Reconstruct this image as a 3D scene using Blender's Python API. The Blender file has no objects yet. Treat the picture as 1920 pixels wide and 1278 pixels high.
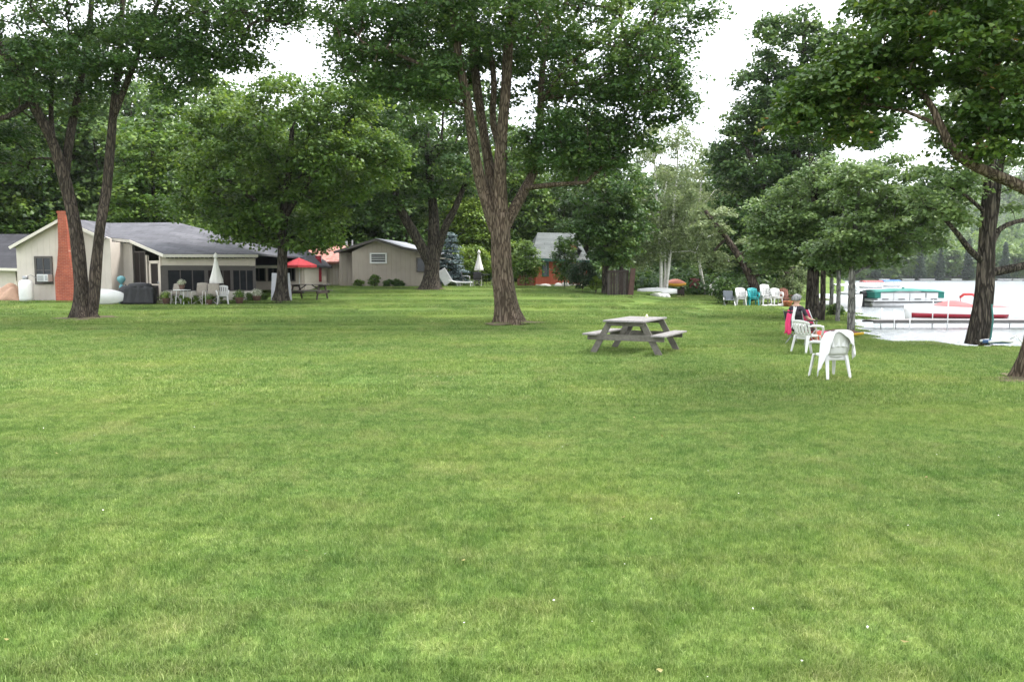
import bpy, bmesh, math, random
import numpy as np
from mathutils import Vector, Matrix
R = math.radians
rng = np.random.default_rng(7)
random.seed(7)
scene = bpy.context.scene
C = scene.collection

# ------------------------------------------------------------------ camera
F = 1500.0; W0, H0 = 1920.0, 1278.0; EYE = 1.85; PITCH = math.atan(124/1500)
cam_d = bpy.data.cameras.new('camera'); cam = bpy.data.objects.new('camera', cam_d); C.objects.link(cam)
cam_d.sensor_width = 36; cam_d.lens = 36*F/W0; cam_d.clip_end = 3000; cam_d.clip_start = 0.05
cam.location = (0, 0, EYE); cam.rotation_euler = (math.pi/2-PITCH, 0, 0)
scene.camera = cam
# ------------------------------------------------------------------ sky and sun (bright overcast)
SUN_EL, SUN_AZ = R(60), R(80)      # compass-like: azimuth from +Y clockwise
wd = bpy.data.worlds.new('World'); scene.world = wd; wd.use_nodes = True
nt = wd.node_tree; nt.nodes.clear()
out = nt.nodes.new('ShaderNodeOutputWorld'); bg = nt.nodes.new('ShaderNodeBackground')
sky = nt.nodes.new('ShaderNodeTexSky'); sky.sky_type = 'NISHITA'; sky.sun_disc = False
sky.sun_elevation = SUN_EL; sky.sun_rotation = SUN_AZ; sky.dust_density = 2.0
mx = nt.nodes.new('ShaderNodeMixRGB'); mx.inputs[0].default_value = 0.9
tc = nt.nodes.new('ShaderNodeTexCoord'); nz = nt.nodes.new('ShaderNodeTexNoise')
nz.inputs['Scale'].default_value = 2.2; nz.inputs['Detail'].default_value = 4
cr = nt.nodes.new('ShaderNodeValToRGB')
cr.color_ramp.elements[0].position = 0.3; cr.color_ramp.elements[0].color = (8.2, 8.7, 9.4, 1)
cr.color_ramp.elements[1].position = 0.7; cr.color_ramp.elements[1].color = (11.5, 11.7, 12.0, 1)
nt.links.new(tc.outputs['Generated'], nz.inputs['Vector']); nt.links.new(nz.outputs['Fac'], cr.inputs[0])
nt.links.new(sky.outputs[0], mx.inputs[1]); nt.links.new(cr.outputs[0], mx.inputs[2])
nt.links.new(mx.outputs[0], bg.inputs[0]); bg.inputs[1].default_value = 0.075
nt.links.new(bg.outputs[0], out.inputs[0])
sd = bpy.data.lights.new('sun', 'SUN'); sd.energy = 1.5; sd.angle = R(14); sd.color = (1, 0.96, 0.9)
so = bpy.data.objects.new('sun', sd); C.objects.link(so)
sv = Vector((math.sin(SUN_AZ)*math.cos(SUN_EL), math.cos(SUN_AZ)*math.cos(SUN_EL), math.sin(SUN_EL)))
so.rotation_euler = sv.to_track_quat('Z', 'Y').to_euler(); so.location = (0, -10, 30)
vs = scene.view_settings; vs.view_transform = 'Standard'; vs.look = 'None'; vs.exposure = 2.07; vs.gamma = 1; vs.use_curve_mapping = False
scene.cycles.max_bounces = 7; scene.cycles.diffuse_bounces = 3; scene.cycles.transmission_bounces = 5
scene.cycles.use_denoising = True; scene.cycles.sample_clamp_indirect = 4

# ------------------------------------------------------------------ placing: picture point + distance -> point in the place
cp, sp_ = math.cos(PITCH), math.sin(PITCH)
def at(px, py, Y):
    u = (px-960)/F; v = (639-py)/F
    f = cp+v*sp_; return np.array([u/f*Y, Y, EYE+(v*cp-sp_)/f*Y])
def sz(px, Y): return px*Y/F

SHY = [0, 21, 24.5, 28, 33, 40, 50, 60, 75, 100, 150, 340, 900]
SHX = [10.4, 10.6, 11.1, 12.2, 14.2, 16.0, 19.2, 23, 29, 40, 60, 130, 330]
RY = [-50, 20, 25, 30, 35, 40, 45, 50, 60, 80, 120, 250, 900]
RZ = [0, 0, .05, .2, .36, .52, .78, 1.05, 1.35, 2.2, 5, 20, 60]
WATER = -0.6
def shore(x, y):                      # >0 inside the lake
    ys = np.interp(x, [5, 11, 13, 20, 60, 400], [23.5, 22.3, 21.5, 20.8, 18, -40])
    return np.minimum(x-np.interp(y, SHY, SHX), y-ys)
def terrain(x, y):
    x = np.asarray(x, float); y = np.asarray(y, float)
    t = np.clip((x-3)/10, 0, 1); s = 1-0.76*t*t*(3-2*t)
    z = np.interp(y, RY, RZ)*s
    z = z+0.03*np.sin(x*.35+1)*np.cos(y*.27)+0.012*np.sin(x*1.3+y*.9)
    d = shore(x, y)+0.12*np.sin(x*2.1)+0.1*np.sin(y*2.7+x)
    k = np.clip((d+0.5)/0.9, 0, 1); k = k*k*(3-2*k)
    deep = WATER-0.25-np.clip(d, 0, 6)*.2
    return z*(1-k)+deep*k
def gz(x, y): return float(terrain(x, y))
def ground(px, Y):
    x = (px-960)/F*Y/ (cp)            # rough, refined below
    for _ in range(4):
        z = gz(x, Y); depth = Y*cp-(z-EYE)*sp_
        x = (px-960)/F*depth
    return np.array([x, Y, gz(x, Y)])

# ------------------------------------------------------------------ materials
MATS = {}
def mat(name, col, rough=0.7, var=0.12, scale=6.0, bump=0.0, bscale=40, metal=0.0, spec=0.4, stretch=(1, 1, 1), col2=None, world=False):
    if name in MATS: return MATS[name]
    m = bpy.data.materials.new(name); m.use_nodes = True; n = m.node_tree; b = n.nodes['Principled BSDF']
    b.inputs['Roughness'].default_value = rough; b.inputs['Metallic'].default_value = metal
    b.inputs['Specular IOR Level'].default_value = spec
    t = n.nodes.new('ShaderNodeTexCoord'); mp = n.nodes.new('ShaderNodeMapping'); mp.inputs['Scale'].default_value = stretch
    n.links.new(t.outputs['Object'], mp.inputs[0])
    no = n.nodes.new('ShaderNodeTexNoise'); no.inputs['Scale'].default_value = scale; no.inputs['Detail'].default_value = 6
    no.inputs['Roughness'].default_value = 0.65
    n.links.new(mp.outputs[0], no.inputs['Vector'])
    r = n.nodes.new('ShaderNodeValToRGB'); e = r.color_ramp.elements
    c2 = col2 if col2 else tuple(min(1, c*(1+var)) for c in col)
    c1 = tuple(c*(1-var) for c in col) if not col2 else col
    e[0].position = 0.3; e[0].color = (*c1, 1); e[1].position = 0.7; e[1].color = (*c2, 1)
    n.links.new(no.outputs['Fac'], r.inputs[0]); n.links.new(r.outputs[0], b.inputs['Base Color'])
    if bump:
        nb = n.nodes.new('ShaderNodeTexNoise'); nb.inputs['Scale'].default_value = bscale; nb.inputs['Detail'].default_value = 4
        n.links.new(mp.outputs[0], nb.inputs['Vector'])
        bu = n.nodes.new('ShaderNodeBump'); bu.inputs['Strength'].default_value = bump; bu.inputs['Distance'].default_value = 0.02
        n.links.new(nb.outputs['Fac'], bu.inputs['Height']); n.links.new(bu.outputs[0], b.inputs['Normal'])
    MATS[name] = m; return m

def mat_bark(name, dark, light, vs_=9.0, moss=0.0):
    if name in MATS: return MATS[name]
    m = bpy.data.materials.new(name); m.use_nodes = True; n = m.node_tree; b = n.nodes['Principled BSDF']
    b.inputs['Roughness'].default_value = 0.95; b.inputs['Specular IOR Level'].default_value = 0.15
    t = n.nodes.new('ShaderNodeTexCoord'); mp = n.nodes.new('ShaderNodeMapping'); mp.inputs['Scale'].default_value = (1, 1, .17)
    n.links.new(t.outputs['Object'], mp.inputs[0])
    dn = n.nodes.new('ShaderNodeTexNoise'); dn.inputs['Scale'].default_value = 5; dn.inputs['Detail'].default_value = 3
    n.links.new(mp.outputs[0], dn.inputs['Vector'])
    ad = n.nodes.new('ShaderNodeVectorMath'); ad.operation = 'MULTIPLY_ADD'
    ad.inputs[1].default_value = (.22, .22, .22)
    n.links.new(dn.outputs['Color'], ad.inputs[0]); n.links.new(mp.outputs[0], ad.inputs[2])
    vo = n.nodes.new('ShaderNodeTexVoronoi'); vo.feature = 'DISTANCE_TO_EDGE'; vo.inputs['Scale'].default_value = vs_
    n.links.new(ad.outputs[0], vo.inputs['Vector'])
    no = n.nodes.new('ShaderNodeTexNoise'); no.inputs['Scale'].default_value = 22; no.inputs['Detail'].default_value = 6
    n.links.new(mp.outputs[0], no.inputs['Vector'])
    big = n.nodes.new('ShaderNodeTexNoise'); big.inputs['Scale'].default_value = 1.4; big.inputs['Detail'].default_value = 4
    n.links.new(t.outputs['Object'], big.inputs['Vector'])
    mr = n.nodes.new('ShaderNodeMapRange'); mr.inputs['From Max'].default_value = 0.16
    n.links.new(vo.outputs['Distance'], mr.inputs['Value'])
    mu = n.nodes.new('ShaderNodeMath'); mu.operation = 'MULTIPLY'
    n.links.new(mr.outputs[0], mu.inputs[0]); n.links.new(no.outputs['Fac'], mu.inputs[1])
    r = n.nodes.new('ShaderNodeValToRGB'); e = r.color_ramp.elements
    e[0].position = 0.03; e[0].color = (*[c*.6 for c in dark], 1); e[1].position = 0.62; e[1].color = (*light, 1)
    k = e.new(0.3); k.color = (*dark, 1)
    n.links.new(mu.outputs[0], r.inputs[0])
    mm = n.nodes.new('ShaderNodeMixRGB'); mm.blend_type = 'MULTIPLY'; mm.inputs[0].default_value = .55
    r2 = n.nodes.new('ShaderNodeValToRGB'); r2.color_ramp.elements[0].position = .35; r2.color_ramp.elements[0].color = (.45, .5, .4, 1)
    r2.color_ramp.elements[1].position = .65; r2.color_ramp.elements[1].color = (1, .97, .93, 1)
    n.links.new(big.outputs['Fac'], r2.inputs[0]); n.links.new(r.outputs[0], mm.inputs[1]); n.links.new(r2.outputs[0], mm.inputs[2])
    n.links.new(mm.outputs[0], b.inputs['Base Color'])
    bu = n.nodes.new('ShaderNodeBump'); bu.inputs['Strength'].default_value = 0.9; bu.inputs['Distance'].default_value = 0.05
    n.links.new(mu.outputs[0], bu.inputs['Height']); n.links.new(bu.outputs[0], b.inputs['Normal'])
    MATS[name] = m; return m

def mat_leaf(name, stops, trans=0.35, rough=0.45):
    """stops: colours along the per-leaf random value 'tone'"""
    if name in MATS: return MATS[name]
    m = bpy.data.materials.new(name); m.use_nodes = True; n = m.node_tree; n.nodes.clear()
    o = n.nodes.new('ShaderNodeOutputMaterial')
    a = n.nodes.new('ShaderNodeAttribute'); a.attribute_name = 'tone'
    r = n.nodes.new('ShaderNodeValToRGB'); e = r.color_ramp.elements
    for i, (p, c) in enumerate(stops):
        q = e[i] if i < 2 else e.new(p)
        q.position = p; q.color = (*c, 1)
    n.links.new(a.outputs['Fac'], r.inputs[0])
    b = n.nodes.new('ShaderNodeBsdfPrincipled'); b.inputs['Roughness'].default_value = rough; b.inputs['Specular IOR Level'].default_value = 0.35
    tr = n.nodes.new('ShaderNodeBsdfTranslucent')
    hs = n.nodes.new('ShaderNodeHueSaturation'); hs.inputs['Hue'].default_value = 0.485; hs.inputs['Value'].default_value = 1.5; hs.inputs['Saturation'].default_value = 1.05
    n.links.new(r.outputs[0], b.inputs['Base Color']); n.links.new(r.outputs[0], hs.inputs['Color']); n.links.new(hs.outputs[0], tr.inputs[0])
    mi = n.nodes.new('ShaderNodeMixShader'); mi.inputs[0].default_value = trans
    n.links.new(b.outputs[0], mi.inputs[1]); n.links.new(tr.outputs[0], mi.inputs[2]); n.links.new(mi.outputs[0], o.inputs[0])
    MATS[name] = m; return m

def mat_lawn(name, blade):
    m = bpy.data.materials.new(name); m.use_nodes = True; n = m.node_tree; n.nodes.clear()
    o = n.nodes.new('ShaderNodeOutputMaterial'); g = n.nodes.new('ShaderNodeNewGeometry')
    def noise(s, d=4, ro=.6):
        x = n.nodes.new('ShaderNodeTexNoise'); x.inputs['Scale'].default_value = s; x.inputs['Detail'].default_value = d; x.inputs['Roughness'].default_value = ro
        n.links.new(g.outputs['Position'], x.inputs['Vector']); return x.outputs['Fac']
    def ramp(fac, stops):
        r = n.nodes.new('ShaderNodeValToRGB'); e = r.color_ramp.elements
        for i, (p, c) in enumerate(stops):
            q = e[i] if i < 2 else e.new(p)
            q.position = p; q.color = (*c, 1) if len(c) == 3 else c
        n.links.new(fac, r.inputs[0]); return r.outputs[0]
    def mix(f, a, b2, mode='MIX'):
        x = n.nodes.new('ShaderNodeMixRGB'); x.blend_type = mode
        if isinstance(f, float): x.inputs[0].default_value = f
        else: n.links.new(f, x.inputs[0])
        n.links.new(a, x.inputs[1]); n.links.new(b2, x.inputs[2]); return x.outputs[0]
    base = ramp(noise(.22, 6), [(.28, (.07, .155, .03)), (.68, (.26, .35, .065)), (.5, (.145, .245, .046))])
    fine = ramp(noise(3.2, 5, .7), [(.3, (.078, .165, .036)), (.72, (.31, .38, .13))])
    col = mix(.5, base, fine)
    tuft = ramp(noise(11, 3, .6), [(.35, (.72, .76, .74)), (.68, (1.25, 1.2, 1.2))]); col = mix(1.0, col, tuft, 'MULTIPLY')
    dry = ramp(noise(.9, 6, .7), [(.50, (0, 0, 0)), (.76, (.42, .42, .42))])
    dryc = n.nodes.new('ShaderNodeRGB'); dryc.outputs[0].default_value = (.36, .33, .15, 1)
    col = mix(dry, col, dryc.outputs[0])
    if blade:
        a = n.nodes.new('ShaderNodeAttribute'); a.attribute_name = 'tone'
        tv = ramp(a.outputs['Fac'], [(0, (.6, .66, .55)), (.78, (1.15, 1.12, 1.05)), (.84, (1.5, 1.3, 1.7)), (1.0, (1.9, 1.6, 2.2))])
        col = mix(1.0, col, tv, 'MULTIPLY')
    else:
        tv = ramp(noise(60, 3, .7), [(.3, (.4, .42, .4)), (.7, (.8, .8, .8))])
        col = mix(1.0, col, tv, 'MULTIPLY')
    b = n.nodes.new('ShaderNodeBsdfPrincipled'); b.inputs['Roughness'].default_value = .6 if blade else .95; b.inputs['Specular IOR Level'].default_value = .25 if blade else .05
    n.links.new(col, b.inputs['Base Color'])
    if blade:
        tr = n.nodes.new('ShaderNodeBsdfTranslucent'); n.links.new(col, tr.inputs[0])
        mi = n.nodes.new('ShaderNodeMixShader'); mi.inputs[0].default_value = .35
        n.links.new(b.outputs[0], mi.inputs[1]); n.links.new(tr.outputs[0], mi.inputs[2]); n.links.new(mi.outputs[0], o.inputs[0])
    else:
        n.links.new(b.outputs[0], o.inputs[0])
    return m

# ------------------------------------------------------------------ object helpers
def tag(o, label=None, cat=None, group=None, kind=None):
    if label: o['label'] = label
    if cat: o['category'] = cat
    if group: o['group'] = group
    if kind: o['kind'] = kind
    return o
def empty(name, loc=(0, 0, 0), rz=0, label=None, cat=None, group=None):
    o = bpy.data.objects.new(name, None); C.objects.link(o); o.empty_display_size = .2
    o.location = [float(a) for a in loc]; o.rotation_euler = (0, 0, rz)
    return tag(o, label, cat, group)
def link_mesh(name, me, m, parent=None, smooth=False):
    o = bpy.data.objects.new(name, me); C.objects.link(o)
    for q in (m if isinstance(m, (list, tuple)) else [m]):
        if q: me.materials.append(q)
    if parent: o.parent = parent
    if smooth: me.polygons.foreach_set('use_smooth', [True]*len(me.polygons))
    return o
def copy_tree(o, parent=None):
    c = o.copy(); C.objects.link(c); c.parent = parent
    for ch in o.children: copy_tree(ch, c)
    return c
class MB:
    def __init__(s, off=(0, 0, 0)): s.v = []; s.f = []; s.o = np.array(off, float)
    def add(s, vs_, fs):
        k = len(s.v); s.v += [tuple(np.asarray(p, float)-s.o) for p in vs_]; s.f += [tuple(i+k for i in q) for q in fs]; return s
    BF = [(0, 3, 2, 1), (4, 5, 6, 7), (0, 1, 5, 4), (1, 2, 6, 5), (2, 3, 7, 6), (3, 0, 4, 7)]
    def box(s, c, d, rz=0, tilt=None):
        hx, hy, hz = d[0]/2, d[1]/2, d[2]/2
        P = [(-hx, -hy, -hz), (hx, -hy, -hz), (hx, hy, -hz), (-hx, hy, -hz), (-hx, -hy, hz), (hx, -hy, hz), (hx, hy, hz), (-hx, hy, hz)]
        M = Matrix.Rotation(rz, 3, 'Z')
        if tilt is not None: M = M @ Matrix.Rotation(tilt[1], 3, tilt[0])
        return s.add([np.array(M @ Vector(p))+np.array(c, float) for p in P], s.BF)
    def bar(s, a, b, w, h, w2=None, h2=None, side=None):
        a, b = Vector([float(q) for q in a]), Vector([float(q) for q in b]); d = (b-a).normalized()
        if side is None:
            side = d.cross(Vector((0, 0, 1)))
            if side.length < .05: side = Vector((1, 0, 0))
        side = Vector(side); side = (side-d*side.dot(d)).normalized(); up = side.cross(d)
        w2 = w if w2 is None else w2; h2 = h if h2 is None else h2
        P = []
        for p, ww, hh in ((a, w, h), (b, w2, h2)):
            for i, j in ((-1, -1), (1, -1), (1, 1), (-1, 1)): P.append(tuple(p+side*(i*ww/2)+up*(j*hh/2)))
        return s.add(P, s.BF)
    def slab(s, a, b, z0, z1, t):          # upright wall from a to b (xy)
        return s.bar((a[0], a[1], (z0+z1)/2), (b[0], b[1], (z0+z1)/2), t, abs(z1-z0))
    def tube(s, pts, rad, n=8, cap=True, closed=False):
        pts = [np.asarray(p, float) for p in pts]; k = len(pts)
        if np.isscalar(rad): rad = [rad]*k
        ref = None; V = []
        for i, p in enumerate(pts):
            d = pts[min(i+1, k-1)]-pts[max(i-1, 0)]; d = d/(np.linalg.norm(d)+1e-9)
            if ref is None:
                ref = np.cross(d, [0, 0, 1.]) if abs(d[2]) < .9 else np.cross(d, [1., 0, 0])
            a = ref-d*np.dot(ref, d); a /= np.linalg.norm(a)+1e-9; ref = a; b = np.cross(d, a)
            for j in range(n):
                t = 2*math.pi*j/n; V.append(p+rad[i]*(math.cos(t)*a+math.sin(t)*b))
        Fc = [(i*n+j, i*n+(j+1) % n, (i+1)*n+(j+1) % n, (i+1)*n+j) for i in range(k-1) for j in range(n)]
        if cap: Fc += [tuple(range(n))[::-1], tuple((k-1)*n+j for j in range(n))]
        return s.add(V, Fc)
    def lathe(s, prof, c=(0, 0, 0), n=16, sx=1, sy=1):
        c = np.asarray(c, float); V = []
        for r, z in prof:
            for j in range(n):
                t = 2*math.pi*j/n; V.append(c+np.array([r*sx*math.cos(t), r*sy*math.sin(t), z]))
        k = len(prof)
        Fc = [(i*n+j, i*n+(j+1) % n, (i+1)*n+(j+1) % n, (i+1)*n+j) for i in range(k-1) for j in range(n)]
        Fc += [tuple(range(n))[::-1], tuple((k-1)*n+j for j in range(n))]
        return s.add(V, Fc)
    def sheet(s, fn, nu, nv, t=0.0):       # grid surface fn(u,v) u,v in 0..1
        V = [fn(i/nu, j/nv) for j in range(nv+1) for i in range(nu+1)]
        Fc = [(j*(nu+1)+i, j*(nu+1)+i+1, (j+1)*(nu+1)+i+1, (j+1)*(nu+1)+i) for j in range(nv) for i in range(nu)]
        return s.add(V, Fc)
    def plate(s, pts, t):                  # polygon with thickness t downwards
        k = len(pts); P = [np.asarray(p, float) for p in pts]; Q = [p-np.array([0, 0, t]) for p in P]
        return s.add(P+Q, [tuple(range(k)), tuple(range(k, 2*k))[::-1]]+[(i, k+i, k+(i+1) % k, (i+1) % k) for i in range(k)])
    def build(s, name, m, parent=None, smooth=False, solid=0, bevel=0, sub=0):
        me = bpy.data.meshes.new(name); me.from_pydata([tuple(map(float, p)) for p in s.v], [], s.f); me.update()
        o = link_mesh(name, me, m, parent, smooth)
        if solid:
            q = o.modifiers.new('thick', 'SOLIDIFY'); q.thickness = solid; q.offset = 0
        if bevel:
            q = o.modifiers.new('edge', 'BEVEL'); q.width = bevel; q.segments = 2; q.limit_method = 'ANGLE'
        if sub:
            q = o.modifiers.new('sub', 'SUBSURF'); q.levels = sub; q.render_levels = sub
        return o

# ------------------------------------------------------------------ lawn, lake, far hill
def lines(a, b, st, lo, hi, g=1.13):
    v = list(np.arange(a, b+1e-6, st)); d = st
    while v[-1] < hi: d *= g; v.append(v[-1]+d)
    d = st
    while v[0] > lo: d *= g; v.insert(0, v[0]-d)
    return np.array(v)
xs, ys = lines(-30, 26, .5, -500, 900), lines(-4, 56, .5, -60, 900)
X, Yg = np.meshgrid(xs, ys); Z = terrain(X, Yg); nx, ny = len(xs), len(ys)
me = bpy.data.meshes.new('lawn'); idx = np.arange(nx*ny).reshape(ny, nx)
q = np.stack([idx[:-1, :-1], idx[:-1, 1:], idx[1:, 1:], idx[1:, :-1]], -1).reshape(-1, 4)
me.from_pydata(np.stack([X, Yg, Z], -1).reshape(-1, 3).tolist(), [], q.tolist())
lawn = link_mesh('lawn', me, mat_lawn('lawn ground', False), None, True); tag(lawn, 'mown green lawn sloping up to the cottages', kind='structure')

wm = bpy.data.materials.new('lake water'); wm.use_nodes = True; n = wm.node_tree; b = n.nodes['Principled BSDF']
b.inputs['Base Color'].default_value = (.14, .16, .17, 1); b.inputs['Roughness'].default_value = .2; b.inputs['Specular IOR Level'].default_value = .9
g = n.nodes.new('ShaderNodeNewGeometry'); mp = n.nodes.new('ShaderNodeMapping'); mp.inputs['Scale'].default_value = (.9, 1.6, 1)
n1 = n.nodes.new('ShaderNodeTexNoise'); n1.inputs['Scale'].default_value = 2.2; n1.inputs['Detail'].default_value = 5
bu = n.nodes.new('ShaderNodeBump'); bu.inputs['Strength'].default_value = .9; bu.inputs['Distance'].default_value = .35
n.links.new(g.outputs['Position'], mp.inputs[0]); n.links.new(mp.outputs[0], n1.inputs['Vector']); n.links.new(n1.outputs['Fac'], bu.inputs['Height']); n.links.new(bu.outputs[0], b.inputs['Normal'])
mb = MB(); mb.add([(5, 12, WATER), (900, -60, WATER), (900, 380, WATER), (5, 380, WATER)], [(0, 1, 2, 3)])
tag(mb.build('lake', wm), 'pale rippled lake reflecting the white sky', kind='structure')

def hill_z(x, y):
    k = np.clip((y-345)/260, 0, 1); k = k*k*(3-2*k)
    return WATER-1.5+3*np.clip((y-338)/8, 0, 1)+k*(88+14*np.sin(x*.012+.5)+6*np.sin(x*.041))*np.clip((x-140)/240, 0.1, 1)
hx, hy = np.linspace(-300, 900, 90), np.concatenate([np.linspace(330, 400, 25), np.linspace(410, 900, 30)])
HX, HY = np.meshgrid(hx, hy); HZ = hill_z(HX, HY); i2 = np.arange(HX.size).reshape(HX.shape)
q = np.stack([i2[:-1, :-1], i2[:-1, 1:], i2[1:, 1:], i2[1:, :-1]], -1).reshape(-1, 4)
me = bpy.data.meshes.new('far_hill'); me.from_pydata(np.stack([HX, HY, HZ], -1).reshape(-1, 3).tolist(), [], q.tolist())
tag(link_mesh('far_hill', me, mat('hill soil', (.05, .075, .03), .95, .4, .05), None, True), 'wooded hill rising beyond the lake', kind='structure')
# ------------------------------------------------------------------ trees
def leaf_mesh(name, pos, nrm, size, tone, m, parent, fold=.25, asp=.8):
    """one small folded kite-shaped leaf per point, as one crown"""
    N = len(pos)
    nrm = nrm/np.linalg.norm(nrm, axis=1, keepdims=True)
    rnd = rng.normal(size=(N, 3)); t = rnd-nrm*np.sum(rnd*nrm, 1, keepdims=True); t /= np.linalg.norm(t, axis=1, keepdims=True)+1e-9
    b2 = np.cross(nrm, t); s = np.asarray(size).reshape(-1, 1)*np.ones((N, 1))
    V = np.empty((N, 4, 3))
    V[:, 0] = pos-t*s*.5; V[:, 2] = pos+t*s*.5
    V[:, 1] = pos+b2*s*.5*asp+t*s*.08-nrm*s*fold*.5; V[:, 3] = pos-b2*s*.5*asp+t*s*.08-nrm*s*fold*.5
    me = bpy.data.meshes.new(name)
    me.vertices.add(4*N); me.vertices.foreach_set('co', V.astype(np.float32).ravel())
    me.loops.add(6*N); me.polygons.add(2*N)
    base = (np.arange(N)*4)[:, None]
    me.loops.foreach_set('vertex_index', (base+np.array([0, 1, 2, 0, 2, 3])).astype(np.int32).ravel())
    me.polygons.foreach_set('loop_start', np.arange(0, 6*N, 3, dtype=np.int32))
    me.update(calc_edges=True)
    a = me.attributes.new('tone', 'FLOAT', 'FACE'); a.data.foreach_set('value', np.repeat(tone, 2).astype(np.float32))
    return link_mesh(name, me, m, parent)

def tree(name, label, base, limbs, blobs, bark, leafm, leaf=.14, clump=.75, nleaf=150, group=None, flat=.42, gap=.62,
         seed=1, roots=True, up=1.0, droop=.25, tone_sp=.22, cat='tree', minz=None, clear=None):
    """limbs: list of [(point, radius)...]; blobs: (centre, (rx,ry,rz), number of leaf clumps)"""
    global rng
    rng = np.random.default_rng(seed)
    base = np.asarray(base, float)
    root = empty(name, base, 0, label, cat, group)
    tr = MB(base)
    P, RAD, PAR = [], [], []               # skeleton nodes
    for li, L in enumerate(limbs):
        pts = [np.asarray(p, float) for p, r in L]; rr = [r for p, r in L]
        out_p, out_r = [], []
        for i in range(len(pts)-1):         # catmull-rom
            p0 = pts[max(i-1, 0)]; p1 = pts[i]; p2 = pts[i+1]; p3 = pts[min(i+2, len(pts)-1)]
            k = max(2, int(np.linalg.norm(p2-p1)/.22))
            for j in range(k):
                t = j/k
                out_p.append(.5*((2*p1)+(p2-p0)*t+(2*p0-5*p1+4*p2-p3)*t*t+(-p0+3*p1-3*p2+p3)*t**3)); out_r.append(rr[i]*(1-t)+rr[i+1]*t)
        out_p.append(pts[-1]); out_r.append(rr[-1])
        n = 18 if rr[0] > .12 else 8
        # gnarled ring tube
        ref = None; V = []; ph = rng.uniform(0, 6.28, 4)
        for i, p in enumerate(out_p):
            d = out_p[min(i+1, len(out_p)-1)]-out_p[max(i-1, 0)]; d /= np.linalg.norm(d)+1e-9
            if ref is None: ref = np.cross(d, [0, 1., 0.1])
            a = ref-d*np.dot(ref, d); a /= np.linalg.norm(a); ref = a; b2 = np.cross(d, a)
            h = p[2]-base[2]
            for j in range(n):
                th = 2*math.pi*j/n
                r = out_r[i]*(1+.05*math.sin(3*th+ph[0]+h*.5)+.04*math.sin(5*th+ph[1]-h*.9)+.03*math.sin(th*2+h*2.3+ph[2]))
                if roots and li == 0:
                    fl = math.exp(-max(h, 0)/.5); r *= 1+fl*(.55+.38*math.sin(4*th+ph[3])+.2*math.sin(7*th))
                V.append(p+r*(math.cos(th)*a+math.sin(th)*b2))
        k = len(out_p)
        tr.add(V, [(i*n+j, i*n+(j+1) % n, (i+1)*n+(j+1) % n, (i+1)*n+j) for i in range(k-1) for j in range(n)]+[tuple((k-1)*n+j for j in range(n))])
        st = len(P)
        for i, (p, r) in enumerate(zip(out_p, out_r)):
            if li == 0 and i < len(out_p)*.45 and len(limbs) > 1: continue
            P.append(p); RAD.append(r); PAR.append(-1)
    # clump centres
    CC = []
    for (c, rad, cnt) in blobs:
        c = np.asarray(c, float); rad = np.asarray(rad, float); tries = 0; got = 0
        while got < cnt and tries < cnt*25:
            tries += 1
            u = rng.normal(size=3); u /= np.linalg.norm(u); u *= rng.uniform(.25, 1)**.5
            p = c+u*rad
            if minz is not None and p[2] < minz: continue
            if clear is not None:                     # open heart of the crown where the limbs show
                dpt = p[1]*cp-(p[2]-EYE)*sp_; qx = 960+F*p[0]/dpt; qy = 639-F*((p[2]-EYE)*cp+p[1]*sp_)/dpt
                if clear[0] < qx < clear[1] and clear[2] < qy < clear[3] and p[1] < clear[4]: continue
            if CC and np.min(np.sum((np.array(CC)-p)**2, 1)) < (gap*clump)**2: continue
            CC.append(p); got += 1
    CC = np.array(CC); P = [np.asarray(p) for p in P]
    arr = np.array(P); dist = np.array([np.min(np.linalg.norm(arr-c, axis=1)) for c in CC]); CC = CC[np.argsort(dist)]
    buf = np.zeros((len(P)+len(CC)*6, 3)); buf[:len(P)] = arr; nb = len(P); bran = []
    for c in CC:
        d = c-buf[:nb]; L = np.linalg.norm(d, axis=1); cost = L+np.maximum(0, -d[:, 2]+.2*L)*.9
        j = int(np.argmin(cost)); p0 = buf[j].copy(); Ld = L[j]
        mid = (p0+c)/2+np.array([0, 0, .16*Ld])+rng.normal(size=3)*.07*Ld
        ids = []
        for t in (.25, .5, .75, 1.0):
            buf[nb] = (1-t)**2*p0+2*t*(1-t)*mid+t*t*c+rng.normal(size=3)*.02*Ld*(t < 1); ids.append(nb); PAR.append(j if not ids[:-1] else ids[-2]); RAD.append(0); nb += 1
        bran.append((j, ids))
    load = np.zeros(nb)
    for j, ids in bran: load[ids[-1]] += 1
    for i in range(nb-1, -1, -1):
        if PAR[i] >= 0: load[PAR[i]] += load[i]
    sc = clump/.75
    rr = lambda i: .013*sc*max(load[i], 1)**.48
    for j, ids in bran:
        r0 = min(RAD[j], rr(ids[0])*1.25) if RAD[j] > 0 else rr(ids[0])
        tr.tube([buf[j]]+[buf[i] for i in ids], [r0]+[rr(i) for i in ids], 5, cap=False)
    tr.build('trunk', bark, root, smooth=True)
    # leaves
    M = len(CC)*nleaf; ci = np.repeat(np.arange(len(CC)), nleaf)
    cs = clump*rng.uniform(.7, 1.3, len(CC))[ci]
    u = rng.normal(size=(M, 3)); u /= np.linalg.norm(u, axis=1, keepdims=True); rad = rng.uniform(0, 1, M)**.45
    loc = u*rad[:, None]*cs[:, None]; hr = np.hypot(loc[:, 0], loc[:, 1])
    loc[:, 2] = loc[:, 2]*flat+.15*cs-droop*hr*hr/cs
    # lumpy edge: push along random directions per clump
    loc[:, :2] *= (1+.35*np.sin(3*np.arctan2(loc[:, 1], loc[:, 0])+rng.uniform(0, 6.28, len(CC))[ci]))[:, None]
    pos = CC[ci]+loc-base
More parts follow.
